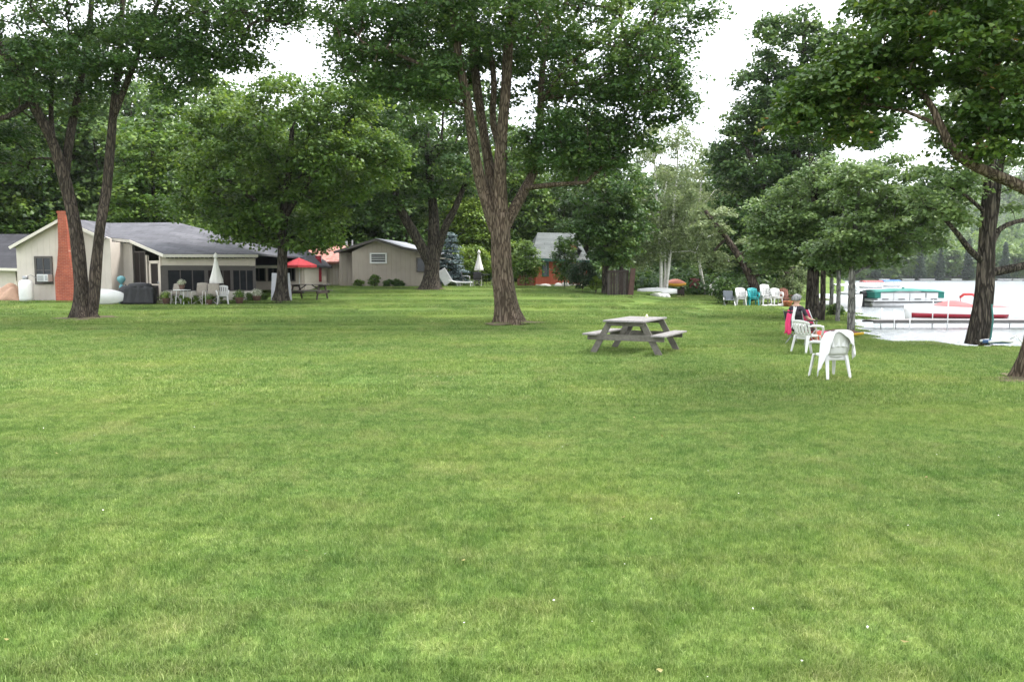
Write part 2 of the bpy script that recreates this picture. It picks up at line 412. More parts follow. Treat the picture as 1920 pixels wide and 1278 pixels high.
    nrm = rng.normal(size=(M, 3))*.55+np.array([0, 0, up])+loc/cs[:, None]*.5
    tone = np.clip(.5+rng.normal(size=len(CC))[ci]*tone_sp*.6+rng.normal(size=M)*tone_sp*.7, 0, 1)
    leaf_mesh('crown', pos, nrm, leaf*rng.uniform(.65, 1.35, M), tone, leafm, root)
    return root

def pl(*pts, Y=0):       # limb from picture points (px, py, radius px, depth offset)
    return [(at(p[0], p[1], Y+(p[3] if len(p) > 3 else 0)), sz(p[2], Y)) for p in pts]
def bl(px, py, Y, rx, ry, rz, n): return (at(px, py, Y), (rx, ry, rz), n)

bark_maple = mat_bark('maple bark', (.09, .066, .047), (.21, .165, .125), 13)
bark_dark = mat_bark('dark bark', (.04, .033, .028), (.13, .11, .09), 10)
bark_grey = mat_bark('grey smooth bark', (.17, .165, .16), (.36, .35, .33), 14)
bark_red = mat_bark('pine bark', (.06, .045, .038), (.15, .115, .095), 10)
bark_birch = mat('birch bark', (.42, .40, .36), .8, .3, 3, stretch=(1, 1, 4), col2=(.75, .73, .68))
G_deep = mat_leaf('deep green leaves', [(0, (.022, .055, .015)), (1, (.13, .20, .042)), (.5, (.052, .11, .024))])
G_mid = mat_leaf('mid green leaves', [(0, (.03, .075, .015)), (1, (.17, .25, .045)), (.5, (.08, .15, .026))])
G_pale = mat_leaf('pale green leaves', [(0, (.05, .10, .03)), (1, (.20, .28, .09)), (.5, (.11, .18, .055))])
G_yel = mat_leaf('yellow green leaves', [(0, (.06, .12, .018)), (1, (.23, .31, .05)), (.5, (.13, .21, .03))])
G_birch = mat_leaf('grey green birch leaves', [(0, (.075, .115, .04)), (1, (.27, .325, .15)), (.5, (.155, .205, .085))])
G_dark = mat_leaf('dark evergreen needles', [(0, (.012, .03, .014)), (1, (.055, .09, .035)), (.5, (.025, .055, .022))])
G_blue = mat_leaf('blue spruce needles', [(0, (.05, .08, .085)), (1, (.22, .28, .29)), (.5, (.11, .16, .165))], .1)
G_maple2 = mat_leaf('bright maple leaves', [(0, (.025, .06, .012)), (.97, (.13, .19, .03)), (.55, (.055, .11, .018)), (1.0, (.28, .15, .05))])

# big forked maple in the middle of the lawn
Yc = 28.0
tree('maple_tree', 'large maple with thick grey trunk forking into many limbs behind the near picnic table', ground(957, Yc),
     [pl((957, 612, 20.1), (950, 570, 19.3), (943, 510, 18.6), (940, 450, 18.6), (938, 400, 19.3), Y=Yc),
      pl((930, 432, 12.3), (904, 350, 10.9), (889, 285, 9.3, -.3), (877, 200, 8.1, -.7), (860, 110, 7.0, -1), (848, 0, 6.2, -1.2), (830, -140, 3.9, -1.5), Y=Yc),
      pl((936, 430, 12.3), (921, 335, 10.0, .3), (907, 250, 8.5, .6), (895, 170, 8.1, 1), (888, 90, 8.5, 1.3), (884, -20, 7.0, 1.6), (878, -170, 3.9, 2), Y=Yc),
      pl((941, 430, 13.9), (938, 330, 11.6, -.2), (942, 250, 10.0, -.4), (949, 170, 9.3, -.5), (953, 90, 8.5, -.7), (962, -10, 7.0, -.9), (968, -180, 3.9, -1.2), Y=Yc),
      pl((946, 300, 7.0, .2), (925, 230, 6.2, .5), (926, 150, 5.4, .8), (915, 60, 3.9, 1.2), Y=Yc),
      pl((946, 425, 12.3), (975, 372, 9.7, .2), (1003, 315, 8.1, .5), (1013, 240, 7.0, .7), (1014, 170, 6.2, .9), (1022, 70, 5.4, 1.2), (1032, -80, 3.1, 1.5), Y=Yc),
      pl((985, 352, 5.4), (1040, 346, 4.6, -.2), (1100, 342, 3.1, -.5), Y=Yc),
      pl((1012, 200, 3.9, .8), (1050, 140, 3.1, 0), (1110, 90, 2.3, -.8), (1190, 60, 1.6, -1.4), Y=Yc),
      pl((880, 190, 5.4), (820, 140, 4.6, -1), (740, 100, 3.1, -1.8), (680, 80, 2.3, -2), Y=Yc)],
     [bl(950, -120, Yc, 6.2, 5.5, 3.8, 150), bl(760, 60, Yc, 3.0, 3, 1.9, 62), bl(690, 50, Yc-.5, 1.8, 2, 1.7, 30), bl(750, 130, Yc-1, 1.9, 1.6, 1.1, 24), bl(835, 160, Yc-1.5, 1.2, 1.0, .8, 14), bl(1190, 190, Yc-.5, 1.9, 1.6, 1.0, 24), bl(1255, 200, Yc-1, .8, .8, .6, 7), bl(970, 200, Yc-2, 1.0, .8, .6, 8), bl(1130, 90, Yc-.5, 3.3, 3, 2.0, 62), bl(1030, 255, Yc-.8, 1.5, 1.5, 1.0, 26),
      bl(1210, 130, Yc-.5, 1.6, 1.5, 1.1, 16), bl(1080, 290, Yc, 1.9, 1.4, .8, 26), bl(1150, 260, Yc, 1.4, 1.2, .7, 14), bl(1280, 20, Yc, 1.2, 1.6, 1.0, 12), bl(990, 120, Yc+2, 2.4, 1.5, 1.8, 36), bl(900, 40, Yc+2.2, 2.2, 1.5, 1.6, 30), bl(930, 20, Yc-2, 2.0, 1.3, 1.2, 22), bl(830, 150, Yc+2.5, 1.6, 1.3, .8, 12)],
     bark_maple, G_deep, leaf=.13, clump=.72, nleaf=190, seed=11, clear=(840, 1030, 120, 420, 27.6))

# twin-stem maple by the left cottage
Yl = 30.0
tree('maple_tree', 'dark two-stemmed maple on the lawn before the cottage with the red chimney', ground(160, Yl),
     [pl((160, 600, 16.3), (157, 575, 14.6), (152, 530, 12.0), (146, 470, 11.6), (139, 420, 11.2), (124, 350, 10.8), (100, 270, 9.0, -.3), (70, 210, 8.6, -.6), (35, 140, 7.7, -1), (-5, 80, 6.9, -1.3), (-60, -20, 4.3, -1.6), Y=Yl),
      pl((170, 598, 10.3), (175, 560, 10.3), (180, 500, 10.3), (188, 425, 8.2), (200, 350, 8.6, .3), (208, 265, 7.7, .4), (215, 190, 6.9, .5), (226, 90, 5.2, .7), (232, -60, 3.4, 1), Y=Yl),
      pl((210, 230, 5.2, .3), (240, 150, 5.2, 0), (270, 70, 4.3, -.4), (300, 0, 3.4, -.8), (340, -60, 2.6, -1), Y=Yl),
      pl((120, 335, 8.6), (132, 250, 7.7, .5), (150, 160, 6.0, 1), (168, 50, 5.2, 1.3), (176, -80, 3.4, 1.6), Y=Yl),
      pl((104, 290, 5.2), (96, 220, 4.3, .7), (98, 120, 3.4, 1.2), Y=Yl),
      pl((60, 190, 5.2, -.6), (10, 220, 4.3, -1.5), (-60, 230, 3.4, -2), Y=Yl),
      pl((275, 60, 4.3, -.4), (350, 30, 3.4, -1), (440, 20, 2.6, -1.6), (500, 40, 1.7, -2), Y=Yl)],
     [bl(-60, -60, Yl, 5, 5, 4, 105), bl(190, -110, Yl, 4.5, 4.5, 3.4, 100), bl(400, -40, Yl-1, 3.0, 3, 2.0, 62), bl(40, 130, Yl-.5, 3.4, 3, 1.6, 55), bl(465, 40, Yl-1.5, 1.5, 1.5, .9, 16),
      bl(230, 90, Yl+1, 3.0, 2.2, 1.3, 32), bl(-20, 230, Yl, 2.0, 1.8, 1.5, 26), bl(130, 150, Yl-1, 2.2, 1.6, 1.2, 22), bl(300, 120, Yl-1, 2.2, 1.8, 1.0, 22), bl(420, 100, Yl-1, 1.6, 1.4, .8, 14), bl(20, 300, Yl+1, 1.3, 1.2, .8, 10), bl(330, 70, Yl-1, 1.6, 1.5, .9, 14), bl(570, 5, Yl-1.5, 1.0, 1, .5, 6)],
     mat_bark('dark maple bark', (.05, .04, .032), (.125, .10, .08), 13), G_deep, leaf=.13, clump=.74, nleaf=185, seed=12, clear=(60, 275, 130, 500, 30))

# rounder light tree beside the patio
Y3 = 39.0
tree('apple_tree', 'round bushy light green tree standing between the patio and the far picnic table', ground(527, Y3),
     [pl((527, 570, 10), (529, 520, 9), (530, 460, 9), (533, 400, 8), (540, 330, 7), (548, 240, 4), Y=Y3),
      pl((531, 450, 6), (500, 400, 5, -.6), (460, 360, 4, -1.2), (430, 340, 3, -1.6), Y=Y3),
      pl((533, 410, 6), (570, 350, 5, -.5), (620, 300, 4, -1), (660, 290, 3, -1.2), Y=Y3),
      pl((534, 400, 5), (520, 330, 5, 1), (490, 250, 4, 1.6), Y=Y3)],
     [bl(540, 245, Y3, 3.6, 3.6, 2.6, 85), bl(455, 335, Y3-.6, 2.6, 2.5, 2.2, 55), bl(640, 310, Y3-.5, 2.4, 2.4, 2.3, 55), bl(540, 405, Y3+.2, 2.9, 2.4, 1.7, 54), bl(430, 230, Y3+.5, 2.0, 2, 1.4, 26), bl(640, 190, Y3+.5, 2.0, 2, 1.3, 26), bl(455, 425, Y3-.5, 1.3, 1.3, .8, 14),
      bl(355, 380, Y3, 1.2, 1, 1.4, 10), bl(600, 440, Y3, 1.3, 1, .8, 12), bl(700, 300, Y3-.5, 1.5, 1.4, 1.3, 18), bl(385, 300, Y3, 1.4, 1.2, 1.2, 14)],
     bark_dark, G_mid, leaf=.17, clump=.72, nleaf=140, seed=13, flat=.55)

# dark maple before the beige cottage
Y4 = 49.0
tree('maple_tree', 'dark maple with three rising limbs at the corner of the beige gabled cottage', ground(808, Y4),
     [pl((808, 545, 15), (810, 510, 13), (813, 470, 12), (813, 400, 9), (805, 320, 7), (800, 240, 4), Y=Y4),
      pl((806, 492, 11), (778, 440, 9, -.4), (755, 400, 8, -.8), (738, 350, 6, -1.2), (720, 280, 4, -1.5), Y=Y4),
      pl((818, 480, 8), (835, 425, 7, -.3), (852, 392, 6, -.6), (872, 345, 4, -.8), Y=Y4)],
     [bl(780, 200, Y4, 5.2, 4.5, 4.6, 105), bl(735, 350, Y4-.8, 2.6, 2.4, 1.7, 40), bl(850, 320, Y4, 2.6, 2.5, 1.6, 30), bl(700, 260, Y4, 2.4, 2.4, 2.2, 28)],
     bark_dark, G_deep, leaf=.22, clump=.95, nleaf=120, seed=14)

# dark tree by the wooden screen
Y5 = 46.0
tree('dark_tree', 'dense dark green tree over the brown wooden screen', ground(1134, Y5),
     [pl((1133, 560, 6), (1134, 500, 5), (1136, 420, 5), (1130, 300, 3), Y=Y5), pl((1134, 510, 4), (1160, 440, 4, .4), (1170, 360, 3, .6), Y=Y5)],
     [bl(1125, 350, Y5, 2.4, 2.4, 2.4, 48), bl(1105, 425, Y5, 1.6, 1.6, 1.1, 22), bl(1165, 430, Y5, 1.6, 1.6, 1.7, 26), bl(1150, 485, Y5, 1.0, 1.0, .45, 8)],
     bark_dark, G_deep, leaf=.2, clump=.72, nleaf=140, seed=15, roots=False)
tree('dark_tree', 'thin dark tree behind the brown wooden screen', ground(1166, 48),
     [pl((1166, 558, 4), (1165, 480, 4), (1165, 400, 3), (1165, 330, 2), Y=48)],
     [bl(1175, 380, 48, 1.6, 1.6, 2.2, 26), bl(1150, 470, 48, 1.2, 1.2, .9, 10)], bark_dark, G_deep, leaf=.2, clump=.75, nleaf=120, seed=16, roots=False)

# birches
Y6 = 52.0
tree('birch_tree', 'pale birch with three slim white stems rising beside the upturned white boat', ground(1246, Y6),
     [pl((1239, 556, 3.2), (1239, 480, 2.9), (1233, 400, 2.4), (1229, 330, 1.8), (1224, 260, 1.2), Y=Y6),
      pl((1248, 556, 3.2), (1256, 480, 2.9), (1263, 400, 2.4), (1269, 330, 1.8), (1272, 250, 1.2), Y=Y6),
      pl((1244, 556, 2.6), (1247, 490, 2.3, .5), (1240, 420, 2.2, .9), (1250, 340, 1.4, 1.2), Y=Y6)],
     [bl(1240, 350, Y6, 2.5, 2.2, 2.8, 62), bl(1210, 445, Y6, 1.8, 1.8, 1.9, 42), bl(1295, 430, Y6+.5, 1.9, 1.8, 2.2, 44), bl(1255, 260, Y6, 2.0, 1.5, 1.3, 16)],
     bark_birch, G_birch, leaf=.14, clump=.62, nleaf=150, seed=17, roots=False, droop=.7, flat=.7, up=.3)
tree('birch_tree', 'slim white birch leaning by the pink towel on the sandy path', ground(1322, 60),
     [pl((1322, 552, 3.2), (1313, 500, 2.8), (1308, 430, 2.2), (1316, 330, 1.2), Y=60)],
     [bl(1310, 370, 60, 2.8, 2.2, 4.2, 76)], bark_birch, G_birch, leaf=.15, clump=.7, nleaf=105, seed=18, roots=False, droop=.7, flat=.7, up=.3)

# tall dark maple and the leaning pine above the stacked chairs
Y7 = 55.0
tree('maple_tree', 'very tall dense maple towering over the row of stacked plastic chairs', ground(1475, Y7),
     [pl((1475, 570, 12), (1478, 480, 11), (1485, 380, 10), (1495, 260, 8), (1505, 120, 5), (1510, 30, 3), Y=Y7),
      pl((1480, 440, 8), (1440, 360, 6, -.6), (1400, 280, 4, -1), Y=Y7), pl((1485, 380, 7), (1550, 280, 5, -.6), (1600, 180, 4, -1), Y=Y7)],
     [bl(1480, 90, Y7, 2.6, 2.6, 2.6, 52), bl(1440, 170, Y7, 2.3, 2.2, 2.0, 34), bl(1400, 240, Y7, 1.6, 1.6, 1.8, 20), bl(1560, 100, Y7, 2.4, 2.4, 2.3, 40), bl(1500, 220, Y7, 4.2, 3.5, 3.0, 78), bl(1620, 220, Y7, 2.4, 2.4, 3.0, 40), bl(1430, 320, Y7, 3.2, 3, 2.7, 62), bl(1520, 380, Y7, 4, 3, 2.5, 55), bl(1385, 420, Y7-1, 2.0, 2, 2.0, 34), bl(1365, 300, Y7, 1.2, 1.2, 1.4, 14), bl(1440, 470, Y7-1, 2.4, 2, 1.0, 22)],
     bark_dark, G_deep, leaf=.24, clump=.9, nleaf=115, seed=19)
Y8 = 46.5
tree('pine_tree', 'leaning pine with reddish trunk right behind the stacked plastic chairs', ground(1420, Y8),
     [pl((1420, 562, 9), (1412, 530, 8), (1396, 498, 7), (1375, 465, 6), (1345, 425, 5), (1322, 395, 3), Y=Y8),
      pl((1408, 520, 3), (1440, 510, 3, -.5), (1480, 512, 2, -1), Y=Y8), pl((1385, 480, 3), (1420, 455, 2.5, -.4), (1470, 450, 2, -.8), Y=Y8), pl((1360, 450, 3), (1340, 470, 2, .4), (1335, 500, 1.5, .6), Y=Y8)],
     [bl(1450, 490, Y8-.3, 1.8, 1.2, .8, 26), bl(1490, 520, Y8, 1.1, 1, .5, 9), bl(1340, 420, Y8, 1.4, 1.3, 1.1, 18), bl(1345, 490, Y8+.5, 1.1, 1, .7, 10), bl(1430, 450, Y8, 1.5, 1.2, .5, 12)],
     bark_red, G_birch, leaf=.14, clump=.55, nleaf=130, seed=20, flat=.3)

# shore trees
Y9 = 32.0
tree('shore_tree', 'thick dark trunked tree on the shore beside the seated person', ground(1524, Y9),
     [pl((1524, 602, 12), (1523, 560, 11), (1525, 500, 10), (1530, 430, 9), (1528, 360, 7), (1520, 290, 4), Y=Y9),
      pl((1526, 500, 7), (1495, 450, 5, -.5), (1460, 410, 3, -.8), Y=Y9), pl((1528, 470, 7), (1560, 400, 5, .3), (1600, 340, 3, .6), Y=Y9)],
     [bl(1510, 390, Y9, 1.7, 1.7, 1.9, 46), bl(1462, 450, Y9-.4, .9, .9, 1.0, 14), bl(1580, 350, Y9, 1.7, 1.6, 1.2, 32), bl(1500, 470, Y9, 1.4, 1.3, .8, 22), bl(1560, 430, Y9, 1.4, 1.3, 1.0, 22), bl(1445, 480, Y9, .9, .7, .6, 10), bl(1570, 480, Y9, 1.5, 1.2, .7, 22), bl(1450, 400, Y9, 1.0, .9, 1.0, 14), bl(1640, 450, Y9, 1.2, 1.1, .9, 16)],
     bark_dark, G_pale, leaf=.14, clump=.55, nleaf=140, seed=21)
for k, (px, Y, py, r, lab, bls) in enumerate([
        (1595, 24.5, 632, 7, 'slim grey shore tree at the water, behind the towel-draped chair', [(1610, 440, 1.05, 34), (1690, 400, 1.1, 36), (1620, 350, 1.0, 28), (1560, 480, .7, 13), (1765, 380, .8, 16), (1660, 470, .8, 16), (1740, 440, .7, 12), (1690, 330, .8, 14)]),
        (1570, 30.5, 606, 4.5, 'grey slim shore tree growing behind the white motorboat stern', [(1600, 470, 1.1, 18), (1640, 400, 1.3, 22), (1560, 430, .9, 12)]),
        (1557, 35, 594, 4, 'thin grey shore tree behind two other slim trunks', [(1570, 460, 1.1, 16), (1620, 440, 1.1, 14)]),
        (1541, 31, 606, 5.5, 'straight dark shore trunk touching the thick dark one', [(1540, 440, 1.2, 18), (1560, 380, 1.2, 18)])]):
    tree('shore_tree', lab, ground(px, Y),
         [pl((px, py, r), (px+2, 560, r*.95), (px+3, 500, r*.85), (px+8, 430, r*.6), (px+16, 350, r*.35), Y=Y)],
         [bl(a, b2, Y-.2+.2*i, q, q, q*.75, n2) for i, (a, b2, q, n2) in enumerate(bls)],
         bark_grey if k < 3 else bark_dark, G_pale, leaf=.12, clump=.48, nleaf=140, seed=30+k, roots=False, flat=.35)

# two-stemmed tree at the water and the tree at the frame's edge
Y11 = 21.6
tree('shore_tree', 'bare twin-stemmed trunk with side limbs on the bank beside the blue float', ground(1834, Y11),
     [pl((1832, 646, 18), (1838, 600, 17), (1846, 540, 16), (1850, 450, 13), (1853, 380, 12), (1858, 300, 10), (1866, 200, 8), (1870, 80, 5), Y=Y11),
      pl((1852, 470, 8, .1), (1864, 400, 8, .25), (1872, 330, 7, .35), (1890, 220, 5, .5), (1900, 100, 3, .7), Y=Y11),
      pl((1846, 492, 7), (1820, 470, 6, -.2), (1797, 440, 5, -.4), (1770, 410, 3, -.6), Y=Y11),
      pl((1852, 512, 9), (1888, 505, 8, -.1), (1930, 495, 7, -.2), (1990, 470, 4, -.3), Y=Y11),
      pl((1856, 470, 6), (1872, 432, 5, .1), (1905, 416, 4, .2), (1950, 408, 3, .3), Y=Y11),
      pl((1848, 400, 4), (1815, 370, 3, -.3), (1780, 350, 2, -.5), Y=Y11)],
     [bl(1880, 110, Y11, 2.2, 2.2, 1.7, 60), bl(1770, 340, Y11-.3, 1.0, 1, .55, 14), bl(1960, 330, Y11, 1.1, 1.1, 1.3, 20), bl(1800, 230, Y11, 1.0, 1, .6, 12), bl(1770, 400, Y11-.3, .7, .7, .35, 7)],
     bark_dark, G_pale, leaf=.12, clump=.45, nleaf=140, seed=41)
Y12 = 14.0
tree('maple_tree', 'maple on the bank with a long crooked limb reaching over the lawn', ground(1945, Y12),
     [pl((1945, 716, 26), (1949, 640, 22), (1954, 560, 21), (1961, 460, 20), (1968, 350, 19), (1985, 200, 16), (1990, 0, 12), (1985, -250, 7), Y=Y12),
      pl((1968, 385, 11), (1920, 352, 11, -.1), (1862, 326, 10, -.2), (1812, 302, 9, -.3), (1778, 268, 8, -.3), (1750, 205, 6, -.2), (1705, 150, 5, .1), (1640, 110, 3, .4), (1570, 120, 2, .6), Y=Y12),
      pl((1985, 200, 10), (1900, 100, 8, .4), (1800, 30, 6, .8), (1690, -20, 4, 1.2), (1620, -30, 2, 1.3), Y=Y12),
      pl((1760, 235, 4, -.2), (1700, 210, 3, -.1), (1620, 195, 2.4, .1), (1530, 200, 1.5, .3), Y=Y12),
      pl((1815, 302, 4, -.3), (1850, 250, 3, -.5), (1880, 180, 2, -.6), Y=Y12)],
     [bl(1760, 90, Y12, 1.4, 1.4, .75, 58), bl(1640, 150, Y12+.3, .85, .9, .6, 32), bl(1550, 180, Y12+.4, .6, .7, .45, 16), bl(1880, 200, Y12-.3, .75, .9, .75, 34), bl(1505, 225, Y12+.4, .42, .4, .3, 9), bl(1600, 120, Y12+.5, .6, .6, .4, 10), bl(1810, 0, Y12, 1.6, 1.5, .6, 45), bl(1950, -250, Y12, 3.4, 3.4, 2.4, 95), bl(1840, 260, Y12-.3, .5, .6, .4, 10), bl(1680, 10, Y12+1, .8, .8, .35, 12), bl(1600, 245, Y12+.2, .55, .5, .25, 8), bl(1900, 90, Y12, .8, .9, .7, 22)],
     bark_maple, G_maple2, leaf=.10, clump=.40, nleaf=155, seed=42, flat=.35)

# woods behind the cottages: four kinds built at the origin, then copied
def wood_kind(name, label, h, rad, seed, leafm, conifer=False, leaf=.34):
    r = np.random.default_rng(seed)
    L = [[((0, 0, -.3), h*.016), ((.1, 0, h*.3), h*.013), ((r.uniform(-.3, .3), .2, h*.6), h*.009), ((0, 0, h*.93), h*.003)]]
    if conifer:
        bs = [((0, 0, h*f), (rad*(1.08-f), rad*(1.08-f), h*.07), int(30*(1.1-f))+3) for f in np.linspace(.12, .97, 11)]
        return tree(name, label, (0, 0, 0), L, bs, bark_dark, leafm, leaf=leaf, clump=rad*.24, nleaf=75, seed=seed, group='trees of the woods behind the cottages', roots=False, flat=.3, droop=.5, gap=.5)
    L += [[((.05, 0, h*.3), h*.008), ((s*rad*.35, d*rad*.3, h*.5), h*.006), ((s*rad*.6, d*rad*.5, h*.72), h*.003)] for s, d in ((-1, .4), (1, -.3), (.3, 1), (-.4, -1))]
    bs = [((0, 0, h*.72), (rad*.8, rad*.8, h*.26), 62), ((rad*.35, -.3*rad, h*.5), (rad*.6, rad*.6, h*.2), 34), ((-rad*.4, .2*rad, h*.46), (rad*.6, rad*.6, h*.2), 34), ((0, -.2*rad, h*.3), (rad*.75, rad*.75, h*.14), 30), ((0, 0, h*.17), (rad*.8, rad*.8, h*.09), 18)]
    return tree(name, label, (0, 0, 0), L, bs, bark_dark, leafm, leaf=leaf, clump=rad*.27, nleaf=105, seed=seed, group='trees of the woods behind the cottages', roots=False, flat=.5)
kinds = [wood_kind('woodland_tree', 'leafy mid green tree in the woods behind the cottages', 16, 4.6, 51, G_mid),
         wood_kind('woodland_tree', 'leafy deep green tree in the woods behind the cottages', 18, 5, 52, G_deep),
         wood_kind('woodland_tree', 'pale green loose tree in the woods behind the cottages', 15, 4.2, 53, G_pale),
         wood_kind('woodland_tree', 'leafy yellow green tree in the woods behind the cottages', 12, 4.0, 54, G_yel, leaf=.3),
         wood_kind('woodland_tree', 'dark pointed conifer in the woods behind the cottages', 19, 3.6, 55, G_dark, True)]
used = set()
WL = ['leafy mid green tree', 'leafy deep green tree', 'pale green loose tree', 'leafy yellow green tree', 'dark pointed conifer']
def where(px):
    for lim, w in ((60, 'behind the small dark roofed cottage'), (230, 'behind the red brick chimney'), (480, 'behind the grey porch roof'), (640, 'behind the red roofed cabin'), (830, 'behind the beige gabled cottage'), (985, 'behind the terrace umbrella'), (1120, 'behind the red cottage'), (1345, 'beyond the birches')):
        if px < lim: return w
    return 'beyond the leaning pine'
def plant(k, px, Y, s=1.0, rz=0.0, zs=None):
    o = kinds[k] if k not in used else copy_tree(kinds[k])
    used.add(k); o['label'] = WL[k]+' '+where(px)+(', at the front of the woods' if Y < 66 else ', deep in the woods' if Y > 80 else ', amid the woods'); p = ground(px, Y); o.location = p; o.rotation_euler = (0, 0, rz); o.scale = (s, s, zs or s)
woods = [  # kind, px, distance, scale
    (1, -90, 52, .95), (0, 30, 56, .85), (3, -10, 60, .75), (1, 110, 58, .95), (2, 210, 60, .9), (0, 300, 52, .8), (0, 380, 62, 1.0), (1, 470, 66, .92), (2, 330, 72, 1.0), (0, 560, 60, .75), (1, 640, 62, .8), (0, 700, 68, .85),
    (4, 150, 75, 1.0), (4, 610, 78, .8), (1, 760, 64, .9), (0, 850, 76, .85), (3, 890, 66, .8), (0, 960, 70, .72), (0, 1010, 84, .8), (2, 1045, 72, .6), (1, 1100, 74, .85), (2, 1170, 86, .9), (3, 1215, 92, .75), (2, 1260, 82, .8), (2, 1310, 90, .85),
    (0, 1350, 74, .75), (1, 1395, 66, .75), (0, 1445, 72, .8), (1, 1500, 66, .7), (1, -200, 60, 1.0), (0, 20, 80, 1.1), (1, 250, 84, 1.1), (0, 430, 88, 1.0), (1, 540, 90, .9), (2, 700, 92, 1.0), (0, 800, 95, 1.0), (1, 930, 98, .95), (0, 1130, 104, .8), (2, 1340, 105, .8), (3, 60, 66, .6), (0, 1420, 96, .8), (2, 1505, 82, .6), (1, 1530, 112, .6), (0, 1550, 150, .7), (1, 1560, 200, .8), (2, 1480, 120, .7)]
for i, (k, px, Y, s) in enumerate(woods): plant(k, px, Y, s, i*1.7, s*(1+.12*math.sin(i*2.3)))

# blue spruce, shrubs
def conifer(name, label, base, h, rad, leafm, seed, group=None):
    b = np.asarray(base, float)
    return tree(name, label, b, [[(b+np.array([0, 0, -.1]), h*.02), (b+np.array([0, 0, h*.5]), h*.012), (b+np.array([0, 0, h]), .01)]],
                [(b+np.array([0, 0, h*f]), (rad*(1.08-f), rad*(1.08-f), h*.04), int(16*(1.1-f))+2) for f in np.linspace(.06, .97, 10)],
                bark_dark, leafm, leaf=.12, clump=rad*.32, nleaf=90, seed=seed, roots=False, flat=.22, droop=.35, gap=.5, group=group)
conifer('blue_spruce', 'silvery blue young spruce beside the beige cottage porch', ground(846, 54), 3.4, 1.25, G_blue, 61)
def shrub(name, label, px, Y, rx, h, leafm, seed, n=26, leaf=.1, cl=.3, group=None, nleaf=110):
    b = ground(px, Y)
    return tree(name, label, b, [[(b+np.array([0, 0, -.05]), .03), (b+np.array([.03, 0, h*.4]), .025), (b+np.array([0, 0, h*.8]), .012)],
                                 [(b+np.array([.02, 0, h*.1]), .02), (b+np.array([rx*.5, -.1, h*.6]), .01)], [(b+np.array([0, 0, h*.1]), .02), (b+np.array([-rx*.5, .1, h*.6]), .01)]],
                [(b+np.array([0, 0, h*.52]), (rx*.82, rx*.7, h*.42), n)], bark_dark, leafm, leaf=leaf, clump=cl, nleaf=nleaf, seed=seed, roots=False, flat=.7, cat='shrub', group=group)
shrub('shrub', 'dense dark green round shrub before the red cottage', 1092, 46.5, 1.0, 1.85, G_dark, 71, 46, .1, .34)
shrub('shrub', 'light green tall shrub hiding the corner of the red cottage', 985, 50, 1.2, 3.0, G_mid, 72, 44, .13, .42)
shrub('shrub', 'leafy green shrub growing against the roof edge of the red cottage', 1058, 49.5, .8, 3.4, G_deep, 84, 30, .13, .4)
shrub('shrub', 'small bright green bush under the beige cottage wall, beside its dark base board', 672, 50.3, .36, .5, G_mid, 73, 12, .08, .16)
shrub('shrub', 'leafy bush under the white framed window of the beige cottage', 703, 50.3, .42, .8, G_mid, 74, 15, .08, .18)
shrub('shrub', 'low dark bush beside the taller one under the beige cottage window', 728, 50.3, .4, .5, G_deep, 75, 12, .08, .17)
shrub('shrub', 'low spreading dark bush along the beige cottage wall near the maple', 746, 50.3, .5, .5, G_deep, 76, 14, .08, .17)
shrub('shrub', 'dark bush beside the grey garden chair behind the stacked chairs', 1362, 45.5, .75, 1.5, G_deep, 77, 28, .1, .3)
shrub('shrub', 'grey green scrubby bush behind the white stacked chairs', 1475, 45.5, 1.0, 1.6, G_birch, 78, 30, .1, .3)
shrub('shrub', 'leafy bush beside the brown wooden screen with pale flowers', 1117, 46, .4, 1.0, G_yel, 79, 14, .08, .2)
shrub('shrub', 'low flowering plants along the patio edge', 360, 39, 1.9, .4, G_yel, 80, 30, .07, .14)
shrub('shrub', 'green low plants growing between patio wall and far picnic table', 470, 40, 1.2, .45, G_mid, 81, 24, .07, .15)
shrub('shrub', 'yellow green bushy growth behind the closed white umbrella on the terrace', 880, 58, 2.4, 2.8, G_yel, 82, 60, .16, .5)
shrub('shrub', 'tall reedy tuft on the bank between the slim trunks', 1562, 34, .5, .5, G_mid, 83, 12, .08, .18)

# woods across the lake: one mass, plus a few trees one can tell apart on the shore
r = np.random.default_rng(90); P_, N_, T_, S_ = [], [], [], []
for k in range(900):
    Y = 346+250*r.uniform(0, 1)**1.5; x = r.uniform(.30, .78)*Y; z = float(hill_z(x, Y)); h = r.uniform(9, 16); w = r.uniform(2.6, 4.6); m = 110
    u = r.normal(size=(m, 3)); u /= np.linalg.norm(u, axis=1, keepdims=True)
    con = r.uniform() < .3
    f = r.uniform(.08, 1, m)
    ww = w*(1.05-f) if con else w*np.sqrt(np.clip(1-(2*f-1.05)**2, .05, 1))
    P_.append(np.stack([x+u[:, 0]*ww, Y+u[:, 1]*ww, z+h*f], 1)); N_.append(u+np.array([0, -.1, .7])); T_.append(np.clip((.25 if con else r.uniform(.3, .8))+r.normal(size=m)*.13, 0, 1)); S_.append(np.full(m, 1.5))
P_, N_, T_, S_ = map(np.concatenate, (P_, N_, T_, S_))
fw = leaf_mesh('far_woods', P_, N_, S_*r.uniform(.7, 1.4, len(S_)), T_, G_mid, None)
tag(fw, 'hazy green woods covering the hill beyond the lake', kind='stuff')
fk = wood_kind('far_tree', 'tree standing on the shore across the lake', 13, 3.6, 56, G_mid, leaf=.5); fk['group'] = 'trees on the shore across the lake'
fc = wood_kind('far_tree', 'dark conifer standing on the shore across the lake', 16, 2.8, 57, G_dark, True, leaf=.5); fc['group'] = 'conifers on the shore across the lake'
